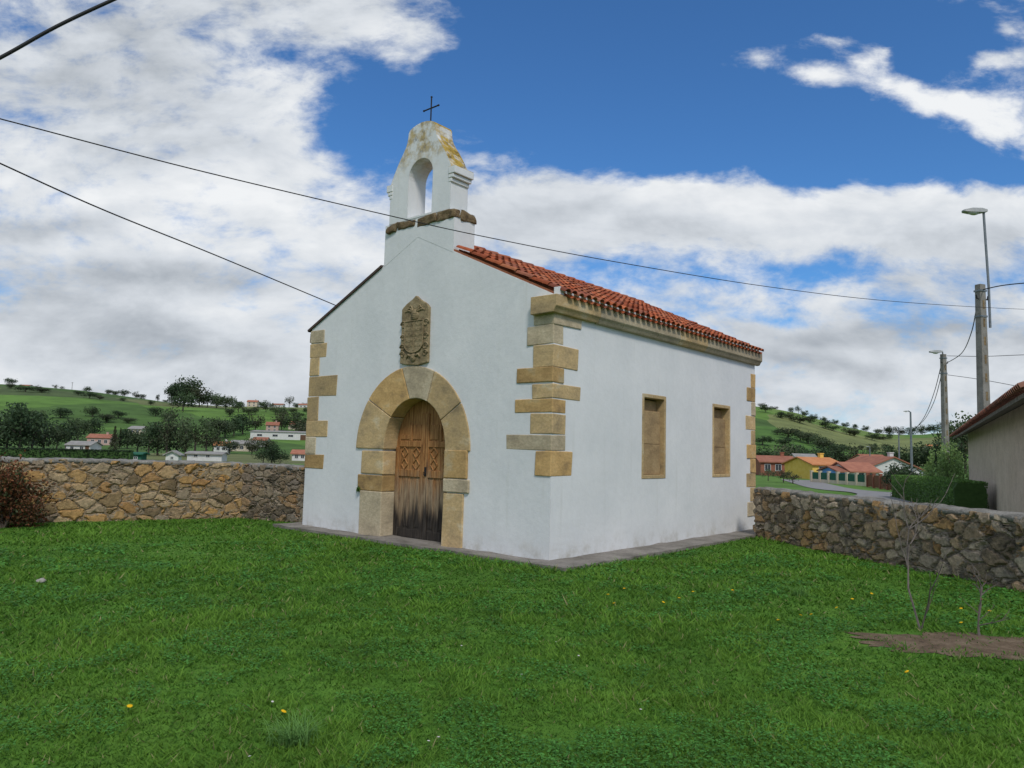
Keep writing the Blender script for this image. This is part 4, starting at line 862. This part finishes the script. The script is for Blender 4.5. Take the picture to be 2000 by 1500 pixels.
wire('wire leaving the tall concrete pole to the right edge',[(1918,566,1/D1),(1955,558,1/32),(2000,553,1/30),(2080,548,1/27)],.025)
wire('upper level wire from the second pole to the right edge',[(1850,695,1/D2),(1920,696,1/54),(2000,693,1/50),(2100,690,1/45)],.022)
wire('lower slanting wire from the second pole to the right edge',[(1850,732,1/D2),(1920,742,1/54),(2000,757,1/50),(2100,778,1/45)],.02)
wire('wire hanging between the tall pole and the second pole',[(1908,597,1/D1),(1897,650,1/40),(1878,690,1/47),(1849,709,1/D2)],.025)
wire('wire from the second pole down to the slender street lamp',[(1840,705,1/D2),(1825,765,1/64),(1805,815,1/70),(1781,845,1/D3)],.028)
wire('second wire from the second pole down toward the distant lamp',[(1841,722,1/D2),(1822,790,1/70),(1795,830,1/90),(1757,850,1/D4)],.028)
# ---------------------------------------------------------------- sky
w=bpy.data.worlds.new('World'); bpy.context.scene.world=w; w.use_nodes=True; t=NT(w.node_tree); bg=w.node_tree.nodes['Background']
SUN_EL=math.radians(48); sd=Vector((.22,-.97,0)).normalized()
sky=t.n('TexSky'); sky.sky_type='NISHITA'; sky.sun_disc=False; sky.sun_elevation=SUN_EL; sky.sun_rotation=math.atan2(sd.x,sd.y); sky.ozone_density=3; sky.air_density=1.0; sky.dust_density=.3
tc=t.n('TexCoord'); sp=t.n('SeparateXYZ'); t.l(tc.outputs['Generated'],sp.inputs[0])
ay=t.math('MAXIMUM',t.math('ABSOLUTE',sp.outputs[1]),.2); u=t.math('DIVIDE',sp.outputs[0],ay); v=t.math('DIVIDE',sp.outputs[2],ay)
uv=t.n('CombineXYZ'); t.l(u,uv.inputs[0]); t.l(v,uv.inputs[1])
wn=t.n('TexNoise'); wn.inputs['Scale'].default_value=5; wn.inputs['Detail'].default_value=5; t.l(uv.outputs[0],wn.inputs['Vector'])
wv=t.n('VectorMath',operation='MULTIPLY_ADD'); t.l(wn.outputs['Color'],wv.inputs[0]); wv.inputs[1].default_value=(.13,.09,0); 
ws=t.n('VectorMath',operation='SUBTRACT'); t.l(uv.outputs[0],ws.inputs[0]); ws.inputs[1].default_value=(.065,.045,0); t.l(ws.outputs[0],wv.inputs[2]); UVW=wv.outputs[0]
def blob(px,py,rx,ry,wt,acc):
    d=ray(px,py); a=t.n('VectorMath',operation='SUBTRACT'); t.l(UVW,a.inputs[0]); a.inputs[1].default_value=(d.x/d.y,d.z/d.y,0)
    b=t.n('VectorMath',operation='MULTIPLY'); t.l(a.outputs[0],b.inputs[0]); b.inputs[1].default_value=(F/rx,F/ry,0)
    c=t.n('VectorMath',operation='DOT_PRODUCT'); t.l(b.outputs[0],c.inputs[0]); t.l(b.outputs[0],c.inputs[1])
    return t.math('MULTIPLY_ADD',t.math('EXPONENT',t.math('MULTIPLY',c.outputs['Value'],-1)),wt,acc)
blobs=[(1130,190,400,150,-1.1),(1600,260,460,110,-.85),(1250,20,430,130,-.95),(1880,345,260,50,-.55),(1780,30,300,60,-.75),(740,270,110,110,-.55),(560,110,80,50,-.25),(1880,130,220,70,-.35),
 (1470,105,95,40,.85),(1600,150,75,30,.75),(1695,130,40,50,.65),(1765,180,70,24,.65),(1860,222,130,34,.85),(1945,115,70,36,.65),(1620,78,45,18,.55),(1950,268,90,26,.5),(1330,100,60,16,.35),(1990,45,50,24,.4),(940,230,40,16,.3),(745,215,40,14,.25),
 (580,160,70,55,.42),(830,60,110,70,.5),(640,20,160,60,.4),
 (1480,395,430,70,1.0),(1080,420,200,60,.55),(1850,440,200,55,.7),
 (1330,550,130,22,-.42),(1240,515,90,18,-.25),(1600,525,130,18,-.35),(1500,625,80,14,-.3),(1960,560,80,20,-.2),
 (300,330,480,420,.35),(700,780,1500,150,.50),(1800,690,300,50,.25),(1850,825,250,30,-.25)]
acc=.26
for b_ in blobs: acc=blob(*b_,acc)
mp=t.n('Mapping'); mp.inputs['Scale'].default_value=(1,1.8,1); t.l(uv.outputs[0],mp.inputs[0])
n1=t.noise(mp.outputs[0],5.2,11,.64,.25); n4=t.noise(mp.outputs[0],17,6,.62,.3)
den=t.math('MULTIPLY_ADD',t.math('SUBTRACT',n1,.5),1.8,acc); den=t.math('MULTIPLY_ADD',t.math('SUBTRACT',n4,.5),.95,den)
cov=t.mapr(den,-.12,.56)
mp2=t.n('Mapping'); mp2.inputs['Scale'].default_value=(1,1.8,1); mp2.inputs['Location'].default_value=(.01,.06,0); t.l(uv.outputs[0],mp2.inputs[0])
n2=t.noise(mp2.outputs[0],5.2,4,.55,.25)
mp3=t.n('Mapping'); mp3.inputs['Scale'].default_value=(1,3.4,1); mp3.inputs['Location'].default_value=(3.1,1.7,0); t.l(uv.outputs[0],mp3.inputs[0])
n3=t.noise(mp3.outputs[0],2.0,7,.55)
sh=t.math('MULTIPLY_ADD',t.math('SUBTRACT',n1,n2),.6,t.math('MULTIPLY_ADD',n3,.85,.175))
for b_ in [(240,110,360,150,-.12),(80,430,200,30,-.28),(350,545,320,34,-.22),(150,625,300,30,-.14),(450,690,300,24,-.10),(1680,662,230,24,-.32),(1600,700,240,18,-.18),(1800,640,150,14,-.18),(1450,375,420,60,.18),(420,390,320,60,.12),(1850,200,300,120,.2),(1500,110,200,80,.2),(300,800,600,40,.03)]: sh=blob(*b_,sh)
cc=t.ramp(sh,[(.12,(.24,.27,.32)),(.38,(.44,.48,.53)),(.60,(.67,.71,.76)),(.82,(.88,.90,.92))])
ccs=t.n('VectorMath',operation='SCALE'); t.l(cc,ccs.inputs[0]); ccs.inputs[3].default_value=10.0
skt=t.mix(1.0,sky.outputs[0],(.52,.93,1.30),'MULTIPLY')
t.l(t.mix(cov,skt,ccs.outputs[0]),bg.inputs['Color']); bg.inputs['Strength'].default_value=.1
try: w.cycles.sampling_method='MANUAL'; w.cycles.sample_map_resolution=512
except Exception: pass
ld=bpy.data.lights.new('Sun','SUN'); ld.energy=2.1; ld.angle=math.radians(12); ld.color=(1,.94,.85); lo=bpy.data.objects.new('Sun',ld); C.objects.link(lo)
dv=Vector((sd.x*math.cos(SUN_EL),sd.y*math.cos(SUN_EL),math.sin(SUN_EL))); lo.rotation_euler=dv.to_track_quat('Z','Y').to_euler(); lo.location=dv*40
# ---------------------------------------------------------------- camera
cd=bpy.data.cameras.new('Camera'); cd.sensor_width=36; cd.lens=F/2000*36; cd.clip_end=5000; cd.clip_start=.05; co=bpy.data.objects.new('Camera',cd); C.objects.link(co)
co.matrix_world=Matrix.Translation(CAM)@Rcam.to_4x4(); bpy.context.scene.camera=co
s=bpy.context.scene; s.view_settings.view_transform='Standard'; s.view_settings.look='None'; s.view_settings.exposure=0
